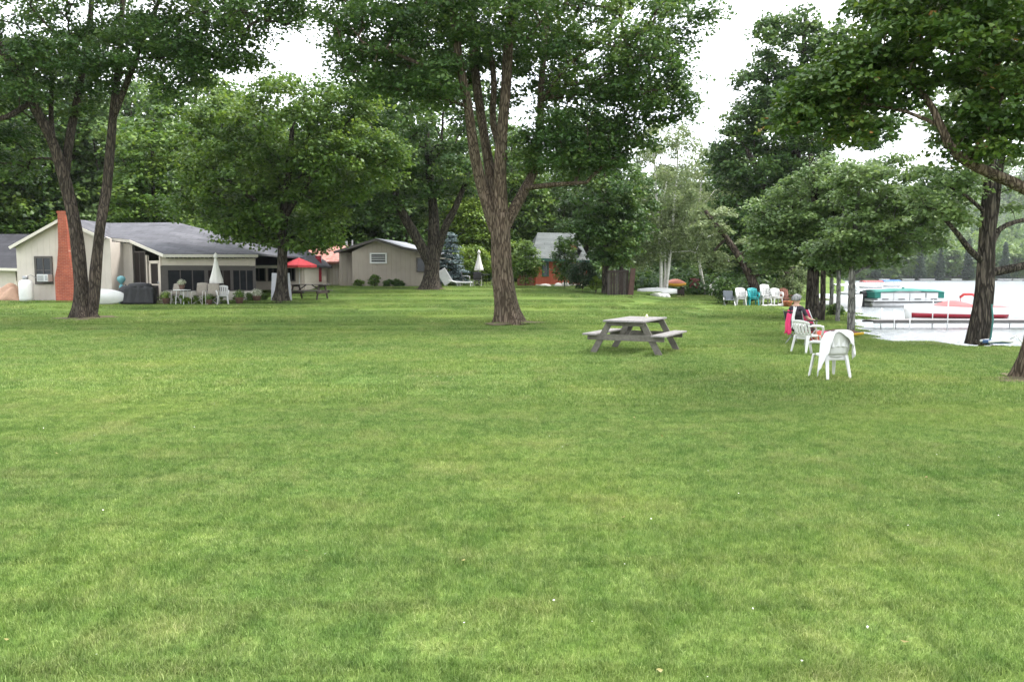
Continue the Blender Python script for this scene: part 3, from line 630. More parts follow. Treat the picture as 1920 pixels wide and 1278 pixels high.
for i, (px, Y, con, s) in enumerate([(1610, 343, 0, .7), (1640, 344, 1, .8), (1670, 343, 0, .8), (1700, 345, 0, .9), (1722, 342, 1, 1), (1745, 344, 0, .6), (1760, 342, 1, .9), (1785, 345, 0, 1), (1812, 343, 1, 1.05), (1880, 342, 1, 1), (1905, 344, 0, .9), (1950, 343, 0, 1), (1590, 345, 0, .8), (1555, 345, 0, .8)]):
    src = fc if con else fk
    o = src if src.location.length < .01 else copy_tree(src)
    x = (px-960)/F*Y; o['label'] = ('tall ' if s > .92 else 'small ')+('dark conifer' if con else 'leafy tree')+' standing on the shore across the lake'; o.location = (x, Y, float(hill_z(x, Y))-.3); o.scale = (s, s, s); o.rotation_euler = (0, 0, i*2.1)
# ------------------------------------------------------------------ grass: patches of real blades laid over the lawn
def grass():
    r = np.random.default_rng(3)
    V, FA, TONE, KIND = [], [], [], []; nv = 0
    #        size  blades  len        width   (near, middle, far)
    spec = [(.8, 8600, (.022, .050), .0032), (2.0, 8000, (.035, .07), .0085), (4.0, 8000, (.045, .085), .019)]
    for lod, (S, nb, (l0, l1), w) in enumerate(spec):
        for v in range(3):
            p = r.uniform(-S/2-.02, S/2+.02, (nb, 2)); L = r.uniform(l0, l1, nb); ang = r.uniform(0, 6.283, nb)
            # tufts: blades lean with a smooth local direction
            ld = 1.8*np.sin(p[:, 0]*38+v+2*np.sin(p[:, 1]*21))+1.8*np.cos(p[:, 1]*33+v*2+2*np.sin(p[:, 0]*17))+r.normal(size=nb)*1.6
            lean = r.uniform(.15, 1.1, nb)*L
            d = np.stack([np.cos(ld), np.sin(ld)], 1)*lean[:, None]
            sd_ = np.stack([np.cos(ang), np.sin(ang)], 1)*(w*r.uniform(.6, 1.3, nb)/2)[:, None]
            h = np.sqrt(np.maximum(L**2-lean**2*.6, (L*.45)**2))
            z = np.zeros(nb)
            B = np.empty((nb, 5, 3))
            B[:, 0, :2] = p-sd_; B[:, 1, :2] = p+sd_; B[:, 0, 2] = B[:, 1, 2] = -.008
            B[:, 2, :2] = p+d*.35+sd_*.85; B[:, 3, :2] = p+d*.35-sd_*.85; B[:, 2, 2] = B[:, 3, 2] = h*.62
            B[:, 4, :2] = p+d; B[:, 4, 2] = h*.95
            V.append(B.reshape(-1, 3)); k = nv+np.arange(nb)*5
            FA.append((k, lod*3+v)); TONE.append(r.uniform(0, 1, nb)); KIND.append(np.full(nb*5, lod*3+v)); nv += nb*5
    # places
    pts, pv, rot, scl = [], [], [], []
    def lay(S, y0, y1, lod, st):
        for y in np.arange(y0, y1, S*st):
            hw = (y+S)*.70+3.5
            for x in np.arange(-hw, hw, S*st):
                xx, yy = x+r.uniform(-.03, .03)*S, y+r.uniform(-.03, .03)*S
                if shore(xx, yy) > -.35-S*.35 or (xx < -26 and yy > 39): continue
                pts.append((xx, yy, gz(xx, yy))); pv.append(lod*3+r.integers(3)); rot.append((0, 0, r.integers(4)*math.pi/2)); scl.append((1, 1, r.uniform(.8, 1.15)))
    lay(.8, 1.8, 12.5, 0, .9); lay(2.0, 12.3, 31, 1, .9); lay(4.0, 30, 64, 2, .88)
    npt = len(pts)
    co = np.concatenate(V+[np.array(pts)]).astype(np.float32)
    me = bpy.data.meshes.new('grass'); me.vertices.add(len(co)); me.vertices.foreach_set('co', co.ravel())
    k = np.concatenate([a for a, _ in FA]); n = len(k)
    tri = np.stack([k, k+1, k+2, k, k+2, k+3, k+3, k+2, k+4], 1).astype(np.int32)
    me.loops.add(9*n); me.polygons.add(3*n); me.loops.foreach_set('vertex_index', tri.ravel()); me.polygons.foreach_set('loop_start', np.arange(0, 9*n, 3, dtype=np.int32))
    me.update(calc_edges=True)
    a = me.attributes.new('tone', 'FLOAT', 'FACE'); a.data.foreach_set('value', np.repeat(np.concatenate(TONE), 3).astype(np.float32))
    ki = np.concatenate([np.concatenate(KIND), np.full(npt, -1)]).astype(np.int32)
    a = me.attributes.new('patch', 'INT', 'POINT'); a.data.foreach_set('value', ki)
    z = np.full(nv, -1)
    a = me.attributes.new('place', 'INT', 'POINT'); a.data.foreach_set('value', np.concatenate([z, pv]).astype(np.int32))
    a = me.attributes.new('turn', 'FLOAT_VECTOR', 'POINT'); a.data.foreach_set('vector', np.concatenate([np.zeros((nv, 3)), rot]).astype(np.float32).ravel())
    a = me.attributes.new('grow', 'FLOAT_VECTOR', 'POINT'); a.data.foreach_set('vector', np.concatenate([np.ones((nv, 3)), scl]).astype(np.float32).ravel())
    o = link_mesh('grass', me, mat_lawn('grass blades', True)); tag(o, 'short mown green grass of the lawn', kind='stuff')
    ng = bpy.data.node_groups.new('grass', 'GeometryNodeTree')
    ng.interface.new_socket('Geometry', in_out='INPUT', socket_type='NodeSocketGeometry'); ng.interface.new_socket('Geometry', in_out='OUTPUT', socket_type='NodeSocketGeometry')
    gi, go, jn = ng.nodes.new('NodeGroupInput'), ng.nodes.new('NodeGroupOutput'), ng.nodes.new('GeometryNodeJoinGeometry')
    def attr(name, t):
        x = ng.nodes.new('GeometryNodeInputNamedAttribute'); x.data_type = t; x.inputs['Name'].default_value = name; return x.outputs['Attribute']
    A, B_ = attr('patch', 'INT'), attr('place', 'INT'); Tn, Gw = attr('turn', 'FLOAT_VECTOR'), attr('grow', 'FLOAT_VECTOR')
    for v in range(9):
        def part(src):
            c = ng.nodes.new('FunctionNodeCompare'); c.data_type = 'INT'; c.operation = 'EQUAL'
            ng.links.new(src, c.inputs[2]); c.inputs[3].default_value = v
            s = ng.nodes.new('GeometryNodeSeparateGeometry'); s.domain = 'POINT'
            ng.links.new(gi.outputs[0], s.inputs['Geometry']); ng.links.new(c.outputs[0], s.inputs['Selection']); return s.outputs['Selection']
        ip = ng.nodes.new('GeometryNodeInstanceOnPoints')
        ng.links.new(part(B_), ip.inputs['Points']); ng.links.new(part(A), ip.inputs['Instance'])
        ng.links.new(Tn, ip.inputs['Rotation']); ng.links.new(Gw, ip.inputs['Scale'])
        ng.links.new(ip.outputs[0], jn.inputs[0])
    ng.links.new(jn.outputs[0], go.inputs[0])
    md = o.modifiers.new('lay', 'NODES'); md.node_group = ng
grass()
# ------------------------------------------------------------------ materials of built things
def mat_siding(name, col, pitch=.3):
    m = mat(name, col, .75, .08, 1.2); n = m.node_tree; b = n.nodes['Principled BSDF']
    t = n.nodes.new('ShaderNodeTexCoord'); w = n.nodes.new('ShaderNodeTexWave'); w.wave_type = 'BANDS'; w.bands_direction = 'X'; w.wave_profile = 'SAW'
    w.inputs['Scale'].default_value = .314/pitch; w.inputs['Distortion'].default_value = .1
    n.links.new(t.outputs['Object'], w.inputs['Vector'])
    r = n.nodes.new('ShaderNodeValToRGB'); r.color_ramp.elements[0].position = .86; r.color_ramp.elements[0].color = (1, 1, 1, 1); r.color_ramp.elements[1].position = .95; r.color_ramp.elements[1].color = (0, 0, 0, 1)
    bu = n.nodes.new('ShaderNodeBump'); bu.inputs['Strength'].default_value = .6; bu.inputs['Distance'].default_value = .02
    n.links.new(w.outputs['Fac'], r.inputs[0]); n.links.new(r.outputs[0], bu.inputs['Height']); n.links.new(bu.outputs[0], b.inputs['Normal'])
    return m
def mat_brick(name, c1, c2, mortar, sx=4.6, roof=False):
    m = bpy.data.materials.new(name); m.use_nodes = True; n = m.node_tree; b = n.nodes['Principled BSDF']; b.inputs['Roughness'].default_value = .9
    t = n.nodes.new('ShaderNodeTexCoord'); mp = n.nodes.new('ShaderNodeMapping')
    if not roof: mp.inputs['Rotation'].default_value = (math.pi/2, 0, 0)
    n.links.new(t.outputs['Object'], mp.inputs[0])
    br = n.nodes.new('ShaderNodeTexBrick'); br.inputs['Scale'].default_value = sx; br.inputs['Color1'].default_value = (*c1, 1); br.inputs['Color2'].default_value = (*c2, 1); br.inputs['Mortar'].default_value = (*mortar, 1)
    br.inputs['Mortar Size'].default_value = .02; br.inputs['Brick Width'].default_value = 1.0 if not roof else 1.4; br.inputs['Row Height'].default_value = .34 if not roof else .6
    n.links.new(mp.outputs[0], br.inputs['Vector'])
    no = n.nodes.new('ShaderNodeTexNoise'); no.inputs['Scale'].default_value = 1.7; no.inputs['Detail'].default_value = 6
    n.links.new(t.outputs['Object'], no.inputs['Vector'])
    r = n.nodes.new('ShaderNodeValToRGB'); r.color_ramp.elements[0].position = .3; r.color_ramp.elements[0].color = (.75, .75, .75, 1); r.color_ramp.elements[1].position = .7; r.color_ramp.elements[1].color = (1.1, 1.1, 1.1, 1)
    n.links.new(no.outputs['Fac'], r.inputs[0])
    mx = n.nodes.new('ShaderNodeMixRGB'); mx.blend_type = 'MULTIPLY'; mx.inputs[0].default_value = 1
    n.links.new(br.outputs['Color'], mx.inputs[1]); n.links.new(r.outputs[0], mx.inputs[2]); n.links.new(mx.outputs[0], b.inputs['Base Color'])
    bu = n.nodes.new('ShaderNodeBump'); bu.inputs['Strength'].default_value = .4; bu.inputs['Distance'].default_value = .01; bu.invert = True
    n.links.new(br.outputs['Fac'], bu.inputs['Height']); n.links.new(bu.outputs[0], b.inputs['Normal'])
    return m
cream = mat_siding('cream siding', (.56, .505, .45)); beige = mat_siding('beige siding', (.345, .30, .25)); tan = mat_siding('tan siding', (.54, .475, .40))
trim_w = mat('cream painted trim', (.62, .58, .51), .6, .06); trim_grey = mat('grey brown trim', (.085, .075, .068), .7, .1); white_p = mat('white paint', (.62, .62, .61), .5, .05)
shingle = mat_brick('grey slate shingles', (.085, .085, .098), (.12, .12, .135), (.05, .05, .058), 1.6, True)
shingle_d = mat_brick('dark shingles', (.03, .03, .036), (.042, .042, .05), (.02, .02, .024), 1.6, True)
shingle_g = mat_brick('grey green shingles', (.075, .085, .082), (.105, .115, .11), (.05, .058, .055), 1.6, True)
pale_roof = mat('pale grey metal roof', (.30, .31, .34), .5, .1, 2)
redbrick = mat_brick('orange red brick', (.40, .095, .05), (.31, .07, .042), (.42, .22, .16), 4.4)
redpaint = mat_siding('red painted boards', (.44, .10, .055), .2)
red_roof = mat('light-dappled red metal roof', (.32, .07, .055), .55, .3, 3, col2=(.50, .33, .28))  # pale blotches paint dappled light through leaves into the red
glass = mat('dark window glass', (.012, .016, .018), .12, .3, 2, spec=.35)
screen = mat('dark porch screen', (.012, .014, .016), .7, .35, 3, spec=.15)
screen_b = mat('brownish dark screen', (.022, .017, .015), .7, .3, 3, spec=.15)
dark = mat('black rubber', (.018, .018, .02), .6, .3); dgreen = mat('dark green trim', (.03, .09, .07), .6, .1)
wood_g = mat('weathered grey wood', (.15, .14, .135), .85, .3, 5, .35, 60, stretch=(8, 1, 8), col2=(.27, .255, .25))
wood_p = mat('weathered grey wood boards', (.085, .078, .064), .8, .3, 4, .35, 60, stretch=(3, 6, 3), col2=(.155, .142, .12))
wood_d = mat('dark brown wood', (.035, .024, .02), .85, .3, 5, .3, 50)
wood_r = mat('reddish brown wood', (.16, .06, .04), .8, .3, 5)
plast_w = mat('white plastic', (.60, .595, .58), .4, .04, 3); plast_t = mat('teal plastic', (.02, .30, .31), .4, .06, 3); plast_g = mat('grey plastic', (.10, .115, .13), .5, .1)
cloth_w = mat('white towel', (.72, .71, .71), .95, .04, 20, .3, 120); cloth_p = mat('hot pink cloth', (.62, .045, .14), .9, .1, 8, .2, 90); cloth_o = mat('orange red cloth', (.55, .10, .06), .9, .25, 9)
canvas = mat('off white canvas', (.66, .64, .60), .9, .06, 5, .2, 30); red_c = mat('red canvas', (.60, .06, .07), .8, .1, 5)
metal = mat('grey metal', (.32, .33, .34), .4, .1, metal=.7); alum = mat('aluminium dock metal', (.5, .5, .5), .45, .1, metal=.5)
skin_m = mat('skin', (.50, .31, .23), .6, .06)

def win(root, off, a, b, z0, z1, fm, nrm, pm=None, mull=0, fw=.07, bars=0):
    """window in the wall from a to b (xy): a frame of four pieces with its pane and bars as sub-parts"""
    a, b, nrm = np.asarray(a, float), np.asarray(b, float), np.asarray(nrm, float); d = (b-a)/np.linalg.norm(b-a); o = nrm*.035
    f = MB(off); a2, b2 = a+o, b+o
    f.slab(a2-d*fw, b2+d*fw, z1, z1+fw, .05); f.slab(a2-d*fw, b2+d*fw, z0-fw, z0, .07); f.slab(a2-d*fw, a2, z0, z1, .05); f.slab(b2, b2+d*fw, z0, z1, .05)
    w = f.build('window', fm, root)
    MB(off).slab(a+nrm*.022, b+nrm*.022, z0, z1, .03).build('pane', pm or glass, w)
    for k in range(mull):
        t = (k+1)/(mull+1); c = a+(b-a)*t+nrm*.045; MB(off).slab(c-d*.022, c+d*.022, z0, z1, .03).build('mullion', fm, w)
    for k in range(bars):
        z = z0+(z1-z0)*(k+1)/(bars+1); MB(off).slab(a+nrm*.045, b+nrm*.045, z-.018, z+.018, .02).build('glazing_bar', fm, w)
    return w
def xy(px, Y): return np.array([(px-960)/F*(Y*cp+.02*Y), Y])
def X_(px, py, Y): return at(px, py if py else 515, Y)

# ------------------------------------------------------------------ left cottage with the red chimney
b0 = ground(120, 41); A = empty('cottage', b0, 0, 'cream cottage with grey roof, red brick chimney and screened porch', 'cottage')
zb = gz(b0[0], 40)-.25
p33, p113, p205 = X_(30, 463, 40), X_(113, 413, 40), X_(206, 447, 40.0)
def gable_wall(m, off, pl_, pa, pr, zb, t, name, root):
    q = MB(off); d = np.array([0, t, 0])
    P = [np.array([pl_[0], pl_[1], zb]), np.array([pr[0], pr[1], zb]), pr, pa, pl_]
    q.add(P+[p+d for p in P], [(0, 1, 2, 3, 4), (9, 8, 7, 6, 5)]+[(i, i+5, (i+1) % 5+5, (i+1) % 5) for i in range(5)]); return q.build(name, m, root)
gable_wall(cream, b0, p33, p113, p205, zb, .2, 'wall', A)
q = MB(b0); q.slab((p33[0]+.1, 40.2), (p33[0]+.1, 46), zb, p33[2]-.1, .2); q.build('wall', cream, A)
q = MB(b0); q.slab((p205[0]-.1, 40.2), (p205[0]-.1, 41.4), zb, p205[2]-.15, .2); q.build('wall', cream, A)
w1, w2 = X_(205, 447, 41.4), X_(249, 450, 41.4)
q = MB(b0); q.slab(w1[:2], w2[:2], zb, 3.55, .2); q.build('wall', cream, A)
q = MB(b0); q.slab(w2[:2], (w2[0]+.2, 46), zb, 3.6, .2); q.build('wall', trim_grey, A)
# roof planes
R1 = X_(113, 408, 39.75); R1b = np.array([R1[0], 44.6, R1[2]+.05]); Lf = X_(18, 461, 39.7); Lb = np.array([Lf[0]-.1, 46.5, Lf[2]])
R2 = X_(334, 417, 45); E1 = X_(196, 444.5, 39.7); E1b = X_(207, 445, 41.1); E2 = X_(243, 448.5, 41.1); E3 = X_(307, 475.5, 38.5); E4 = X_(484, 476, 40.6)
rf = MB(b0); rf.plate([Lf, R1, R1b, Lb], .09); rf.build('roof', shingle, A)
rf = MB(b0)
rf.plate([E1, E1b, R1b, R1], .09); rf.plate([E1b, E2, R2, R1b], .09); rf.plate([E2, E3, R2], .09); rf.plate([E3, E4, R2], .09)
Rb = np.array([R2[0]+.5, 50, E4[2]]); rf.plate([E4, np.array([E4[0]+.4, 50, E4[2]]), R2], .09); rf.plate([R2, np.array([E4[0]+.4, 50, E4[2]]), np.array([R1b[0], 50, E4[2]]), R1b], .09)
roof = rf.build('roof', shingle, A)
for a_, b_ in ((Lf, R1), (R1, E1), (E2, E3), (E3, E4), (E1b, E2)):
    MB(b0).bar(a_+np.array([0, -.03, -.1]), b_+np.array([0, -.03, -.1]), .05, .14).build('fascia', trim_w, roof)
for k in range(22):                       # rafter tails under the porch eave
    t = (k+.6)/22.5; p = E3*(1-t)+E4*t
    MB(b0).box(p+np.array([0, .14, -.17]), (.06, .26, .10)).build('rafter', trim_grey, roof)
for k in range(5):
    p = E1b+(E2-E1b)*((k+.5)/5); MB(b0).box(p+np.array([0, .14, -.17]), (.06, .26, .10)).build('rafter', trim_grey, roof)
# chimney
c0, c1 = X_(123, 500, 39.5), X_(123, 398, 39.6)
ch = MB(b0); cx = c0[0]; zt = c1[2]+.05; hw = sz(18, 39.5)
prof = [(hw, zb), (hw, 1.72), (hw*.72, 2.25), (hw*.50, 3.2), (hw*.42, zt-.15), (hw*.42, zt-.12), (hw*.52, zt-.1), (hw*.52, zt)]
V = []; 
for w_, z_ in prof: V += [(cx-w_, 39.35, z_), (cx+w_, 39.35, z_), (cx+w_, 39.98, z_), (cx-w_, 39.98, z_)]
ch.add(V, [(i*4+j, i*4+(j+1) % 4, i*4+4+(j+1) % 4, i*4+4+j) for i in range(len(prof)-1) for j in range(4)]+[tuple(range(len(V)-4, len(V)))])
ch.build('chimney', redbrick, A)
fn = np.array([0, -1.]); wz = lambda py: X_(100, py, 40)[2]
win(A, b0, X_(70, 0, 40)[:2], X_(96, 0, 40)[:2], wz(529), wz(484), trim_grey, fn, mull=1, bars=1, fw=.1)
ac = empty('air_conditioner', X_(85, 521, 39.8), 0, 'white window air conditioner in the cream cottage gable window', 'air conditioner')
MB().box((0, 0, 0), (.56, .5, .36)).build('case', white_p, ac, bevel=.015)
for k in range(6): MB().box((-.09, -.256, -.12+.048*k), (.30, .012, .018)).build('louver', plast_g, ac)
MB().box((.18, -.256, 0), (.12, .012, .26)).build('control_panel', metal, ac)
# porch
P1, P2 = X_(304, 0, 39.0)[:2], X_(479, 0, 40.9)[:2]; dP = (P2-P1)/np.linalg.norm(P2-P1); nP = np.array([dP[1], -dP[0]]); LP = np.linalg.norm(P2-P1)
zp = gz(P1[0], 39)-.2
def pp(t): return P1+(P2-P1)*t
z_eave = E3[2]-.13
MB(b0).slab(P1, P2, zp, zp+.75, .16).build('knee_wall', trim_w, A)
MB(b0).slab(P1, P2, z_eave-.42, z_eave-.02, .14).build('beam', tan, A)
MB(b0).slab(P1-nP*.02, P2-nP*.02, z_eave-.60, z_eave-.43, .2).build('beam', trim_grey, A)
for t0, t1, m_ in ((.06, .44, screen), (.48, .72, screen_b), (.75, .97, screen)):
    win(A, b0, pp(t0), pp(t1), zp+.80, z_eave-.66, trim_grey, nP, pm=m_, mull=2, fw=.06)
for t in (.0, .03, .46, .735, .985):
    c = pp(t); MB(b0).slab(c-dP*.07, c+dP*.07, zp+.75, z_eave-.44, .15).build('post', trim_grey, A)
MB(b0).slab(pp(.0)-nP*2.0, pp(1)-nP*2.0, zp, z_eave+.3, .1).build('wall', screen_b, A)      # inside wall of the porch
S1 = X_(254, 0, 41.2)[:2]; dS = (P1-S1)/np.linalg.norm(P1-S1); nS = np.array([dS[1], -dS[0]])
for t0, t1 in ((.02, .42), ):
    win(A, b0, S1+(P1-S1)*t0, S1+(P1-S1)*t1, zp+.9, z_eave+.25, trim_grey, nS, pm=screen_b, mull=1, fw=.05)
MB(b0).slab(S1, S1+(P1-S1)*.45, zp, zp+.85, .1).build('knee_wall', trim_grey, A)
dr = MB(b0); a_, b_ = S1+(P1-S1)*.55, S1+(P1-S1)*.93
for (u0, u1, z0, z1) in ((0, 1, zp+.2, zp+.32), (0, 1, zp+1.05, zp+1.12), (0, 1, zp+2.12, zp+2.26), (0, .14, zp+.2, zp+2.2), (.86, 1, zp+.2, zp+2.2)):
    dr.slab(a_+(b_-a_)*u0, a_+(b_-a_)*u1, z0, z1, .05)
door = dr.build('door', tan, A)
MB(b0).slab(a_+(b_-a_)*.14-nS*.01, a_+(b_-a_)*.86-nS*.01, zp+.3, zp+2.12, .02).build('screen', screen_b, door)
MB(b0).box((*(a_+(b_-a_)*.9+nS*.05), zp+1.2), (.04, .05, .12)).build('handle', metal, door)
for t in (.48, .97):
    c = S1+(P1-S1)*t; MB(b0).slab(c-dS*.06, c+dS*.06, zp, z_eave+.1, .12).build('post', tan, A)

# far-left small house
b1 = ground(-10, 46); H = empty('cottage', b1, 0, 'small cream cottage with dark roof behind the brown tarp pile', 'cottage')
zb1 = b1[2]-.3; a_, b_ = X_(-160, 0, 46), X_(31, 0, 46)
ez = X_(0, 500, 46)[2]
MB(b1).slab(a_[:2], b_[:2], zb1, ez, .2).build('wall', cream, H); MB(b1).slab(b_[:2], (b_[0], 52), zb1, ez, .2).build('wall', cream, H)
MB(b1).plate([(a_[0]-.4, 45.4, ez+.1), (b_[0]+.5, 45.4, ez-.1), (b_[0]+.2, 49.5, X_(0, 438, 49)[2]), (a_[0]-.4, 49.5, X_(0, 438, 49)[2])], .12).build('roof', shingle_d, H)
MB(b1).bar((a_[0], 45.36, ez-.02), (b_[0]+.5, 45.36, ez-.17), .05, .15).build('fascia', trim_w, H)
win(H, b1, X_(13, 0, 46)[:2], X_(29, 0, 46)[:2], X_(0, 524, 46)[2], X_(0, 498, 46)[2], trim_grey, fn, mull=1)

# house behind the patio tree
b2 = ground(510, 47); H = empty('cottage', b2, 0, 'low cream cottage with dark roof and square windows beside the red umbrella', 'cottage')
zb2 = b2[2]-.4; a_, b_ = X_(440, 0, 47), X_(568, 0, 47); ez = X_(0, 497, 47)[2]
MB(b2).slab(a_[:2], b_[:2], zb2, ez, .2).build('wall', tan, H); MB(b2).slab(b_[:2], (b_[0], 53), zb2, ez, .2).build('wall', tan, H)
rz_ = X_(0, 468, 50)[2]
MB(b2).plate([(a_[0]-.4, 46.4, ez), (b_[0]+.4, 46.4, ez), (b_[0]-.6, 50.2, rz_), (a_[0]-.4, 50.2, rz_)], .12).build('roof', shingle_d, H)
MB(b2).plate([(b_[0]+.4, 46.4, ez), (b_[0]+.4, 54, ez), (b_[0]-.6, 50.2, rz_)], .12).build('roof', shingle_d, H)
MB(b2).bar((a_[0], 46.35, ez-.1), (b_[0]+.4, 46.35, ez-.1), .05, .16).build('fascia', trim_w, H)
for x0, x1 in ((476, 496), (505, 520), (541, 552)):
    win(H, b2, X_(x0, 0, 46.9)[:2], X_(x1, 0, 46.9)[:2], X_(0, 525, 47)[2], X_(0, 503, 47)[2], trim_grey, fn, mull=1)

# shed with the red roof
b3 = ground(615, 53); H = empty('cabin', b3, 0, 'cream boarded cabin with light-dappled red metal roof', 'cabin')
a_, b_ = X_(560, 0, 53), X_(639, 0, 53); ez = X_(0, 491, 53)[2]; rz_ = X_(0, 460, 56)[2]
MB(b3).slab(X_(613, 0, 53)[:2], b_[:2], b3[2]-.5, ez, .2).build('wall', tan, H)
for px in (613, 620, 626, 632, 638): c = X_(px, 0, 52.88); MB(b3).slab((c[0]-.03, c[1]), (c[0]+.03, c[1]), b3[2]-.5, ez-.06, .03).build('batten', trim_w, H)
MB(b3).slab((a_[0]+.3, 55), X_(613, 0, 55)[:2], b3[2]-.5, ez, .2).build('wall', screen_b, H)
MB(b3).slab(X_(613, 0, 53)[:2], (X_(613, 0, 55)[0], 55), b3[2]-.5, ez, .15).build('wall', wood_d, H)
rr_ = MB(b3).plate([(a_[0]-.2, 52.5, ez+.02), (b_[0]+.3, 52.5, ez+.02), (b_[0]-.2, 56.5, rz_), (a_[0]+.4, 56.5, rz_)], .08).build('roof', red_roof, H)
for k in range(12):
    t = k/11; p = np.array([a_[0]-.2, 52.5, ez+.035])*(1-t)+np.array([b_[0]+.3, 52.5, ez+.035])*t; p2 = np.array([a_[0]+.4, 56.5, rz_+.015])*(1-t)+np.array([b_[0]-.2, 56.5, rz_+.015])*t
    MB(b3).bar(p, p2, .03, .03).build('roof_rib', red_roof, rr_)
MB(b3).bar((a_[0]-.2, 52.46, ez-.07), (b_[0]+.3, 52.46, ez-.07), .04, .12).build('fascia', wood_r, H)
for px in (589, 603):
    c = ground(px, 51.5); MB(b3).box(c+np.array([0, 0, .95]), (.09, .09, 2.1)).build('post', white_p if px == 603 else wood_d, H)

# beige gabled cottage
b4 = ground(720, 51.5); H = empty('cottage', b4, 0, 'beige gabled cottage with pale roof and small white framed window', 'cottage')
Y = 51.0; zb4 = X_(0, 536, Y)[2]
gl, ga, gr = X_(660, 472, Y), X_(707, 450, Y), X_(800, 474, Y); gk = X_(758, 466, Y)
q = MB(b4); P = [np.array([gl[0], Y, zb4]), np.array([gr[0], Y, zb4]), gr, gk, ga, gl]; d = np.array([0, .2, 0])
q.add(P+[p+d for p in P], [(0, 1, 2, 3, 4, 5), (11, 10, 9, 8, 7, 6)]+[(i, i+6, (i+1) % 6+6, (i+1) % 6) for i in range(6)]); q.build('wall', beige, H)
x0 = X_(637, 0, 52)[0]; MB(b4).slab((x0, 52), (gl[0]+.1, 52), zb4, X_(0, 474, 52)[2], .2).build('wall', beige, H)
MB(b4).slab((gl[0]+.08, 51.2), (gl[0]+.08, 52), zb4, gl[2]-.1, .16).build('wall', trim_grey, H)
MB(b4).slab((gr[0]-.1, 51.2), (gr[0]-.1, 58), zb4, gr[2]-.1, .2).build('wall', beige, H)
MB(b4).slab((x0+.2, 51.9), (gr[0]-.1, 51.3), zb4-.6, zb4-.01, .1).build('base_board', wood_d, H)
bk = np.array([1.0, 6.5, 0.0])
rt = MB(b4); u = np.array([0, -.35, .1])
rt.plate([ga+u, gk+u, gk+u+bk, ga+u+bk], .09); rt.plate([gk+u, gr+u+np.array([.35, 0, -.06]), gr+u+bk+np.array([.35, 0, -.06]), gk+u+bk], .09)
rp = rt.build('roof', pale_roof, H)
gl2 = X_(628, 474, 51.4)
rl = MB(b4).plate([gl2+u, ga+u, ga+u+bk, gl2+u+bk], .09).build('roof', shingle, H)
for a_, b_ in ((gl2+u, ga+u), (ga+u, gk+u), (gk+u, gr+u+np.array([.35, 0, -.06]))):
    MB(b4).bar(a_+np.array([0, -.03, -.09]), b_+np.array([0, -.03, -.09]), .05, .15).build('fascia', trim_grey, rp)
w_ = win(H, b4, X_(697, 0, Y)[:2], X_(723, 0, Y)[:2], X_(0, 491, Y)[2], X_(0, 477, Y)[2], white_p, fn, bars=3, fw=.1)
win(H, b4, X_(783, 0, Y)[:2], X_(796, 0, Y)[:2], X_(0, 508, Y)[2], X_(0, 485, Y)[2], trim_grey, fn)
for px, top in ((650, 452), (661, 450)):
    p = X_(px, 470, 53); vp = MB(b4); vp.tube([p+np.array([0, 0, -.4]), (p[0], p[1], X_(0, top, 53)[2])], .07 if px == 650 else .05, 8).build('vent_pipe', alum, H)
# porch at its far corner
a_, b_ = X_(822, 0, 54), X_(838, 0, 54)
MB(b4).slab(X_(800, 0, 54)[:2], b_[:2], zb4, X_(0, 486, 54)[2], .1).build('porch_screen', screen, H)
MB(b4).plate([X_(800, 479, 53.4), X_(846, 485, 53.4), X_(846, 483, 57), X_(800, 477, 57)], .1).build('porch_roof', trim_w, H)
MB(b4).box(X_(838, 515, 53.8), (.1, .1, 2.2)).build('post', tan, H)

# red cottage
b5 = ground(1045, 54); H = empty('cottage', b5, 0, 'brick red cottage with grey green roof and green window trim', 'cottage')
Y = 52.5; zb5 = X_(0, 540, Y)[2]-.2; a_, b_ = X_(1003, 0, Y), X_(1098, 0, Y+1.5); ez = X_(0, 484, Y)[2]
MB(b5).slab(a_[:2], b_[:2], zb5, ez, .2).build('wall', redpaint, H); MB(b5).slab(a_[:2], (a_[0]-.6, 60), zb5, ez, .2).build('wall', redpaint, H); MB(b5).slab(b_[:2], (b_[0]-.3, 60), zb5, ez, .2).build('wall', redpaint, H)
e0, e1, rg0, rg1 = X_(996, 483, Y-.5), X_(1106, 488, Y+.9), X_(1008, 436, Y+4), X_(1078, 437, Y+4.5)
rf = MB(b5); rf.plate([e0, e1, rg1, rg0], .12); rf.plate([e0, rg0, (e0[0]-.5, Y+9, e0[2])], .12); rf.plate([e1, (e1[0], Y+9, e1[2]), rg1], .12); roof5 = rf.build('roof', shingle_g, H)
MB(b5).bar(e0+np.array([0, -.03, -.1]), e1+np.array([0, -.03, -.1]), .06, .18).build('fascia', dgreen, roof5)
dm = MB(b5); d0, d1, da = X_(1054, 467, Y+1), X_(1084, 467, Y+1), X_(1068, 449, Y+1)
dm.add([d0, d1, da, d0+np.array([0, 3, 0]), d1+np.array([0, 3, 0]), da+np.array([0, 3, 0])], [(0, 1, 2), (0, 3, 4, 1), (3, 5, 4)]); dm.build('dormer_wall', redpaint, H)
u = np.array([0, -.2, .05])
MB(b5).plate([d0+u+np.array([-.25, 0, -.15]), da+u, da+u+np.array([0, 3.4, 0]), d0+u+np.array([-.25, 3.4, -.15])], .08).build('dormer_roof', shingle_g, H)
MB(b5).plate([da+u, d1+u+np.array([.25, 0, -.15]), d1+u+np.array([.25, 3.4, -.15]), da+u+np.array([0, 3.4, 0])], .08).build('dormer_roof', shingle_g, H)
nw = np.array([b_[1]-a_[1], -(b_[0]-a_[0])]); nw = nw/np.linalg.norm(nw)
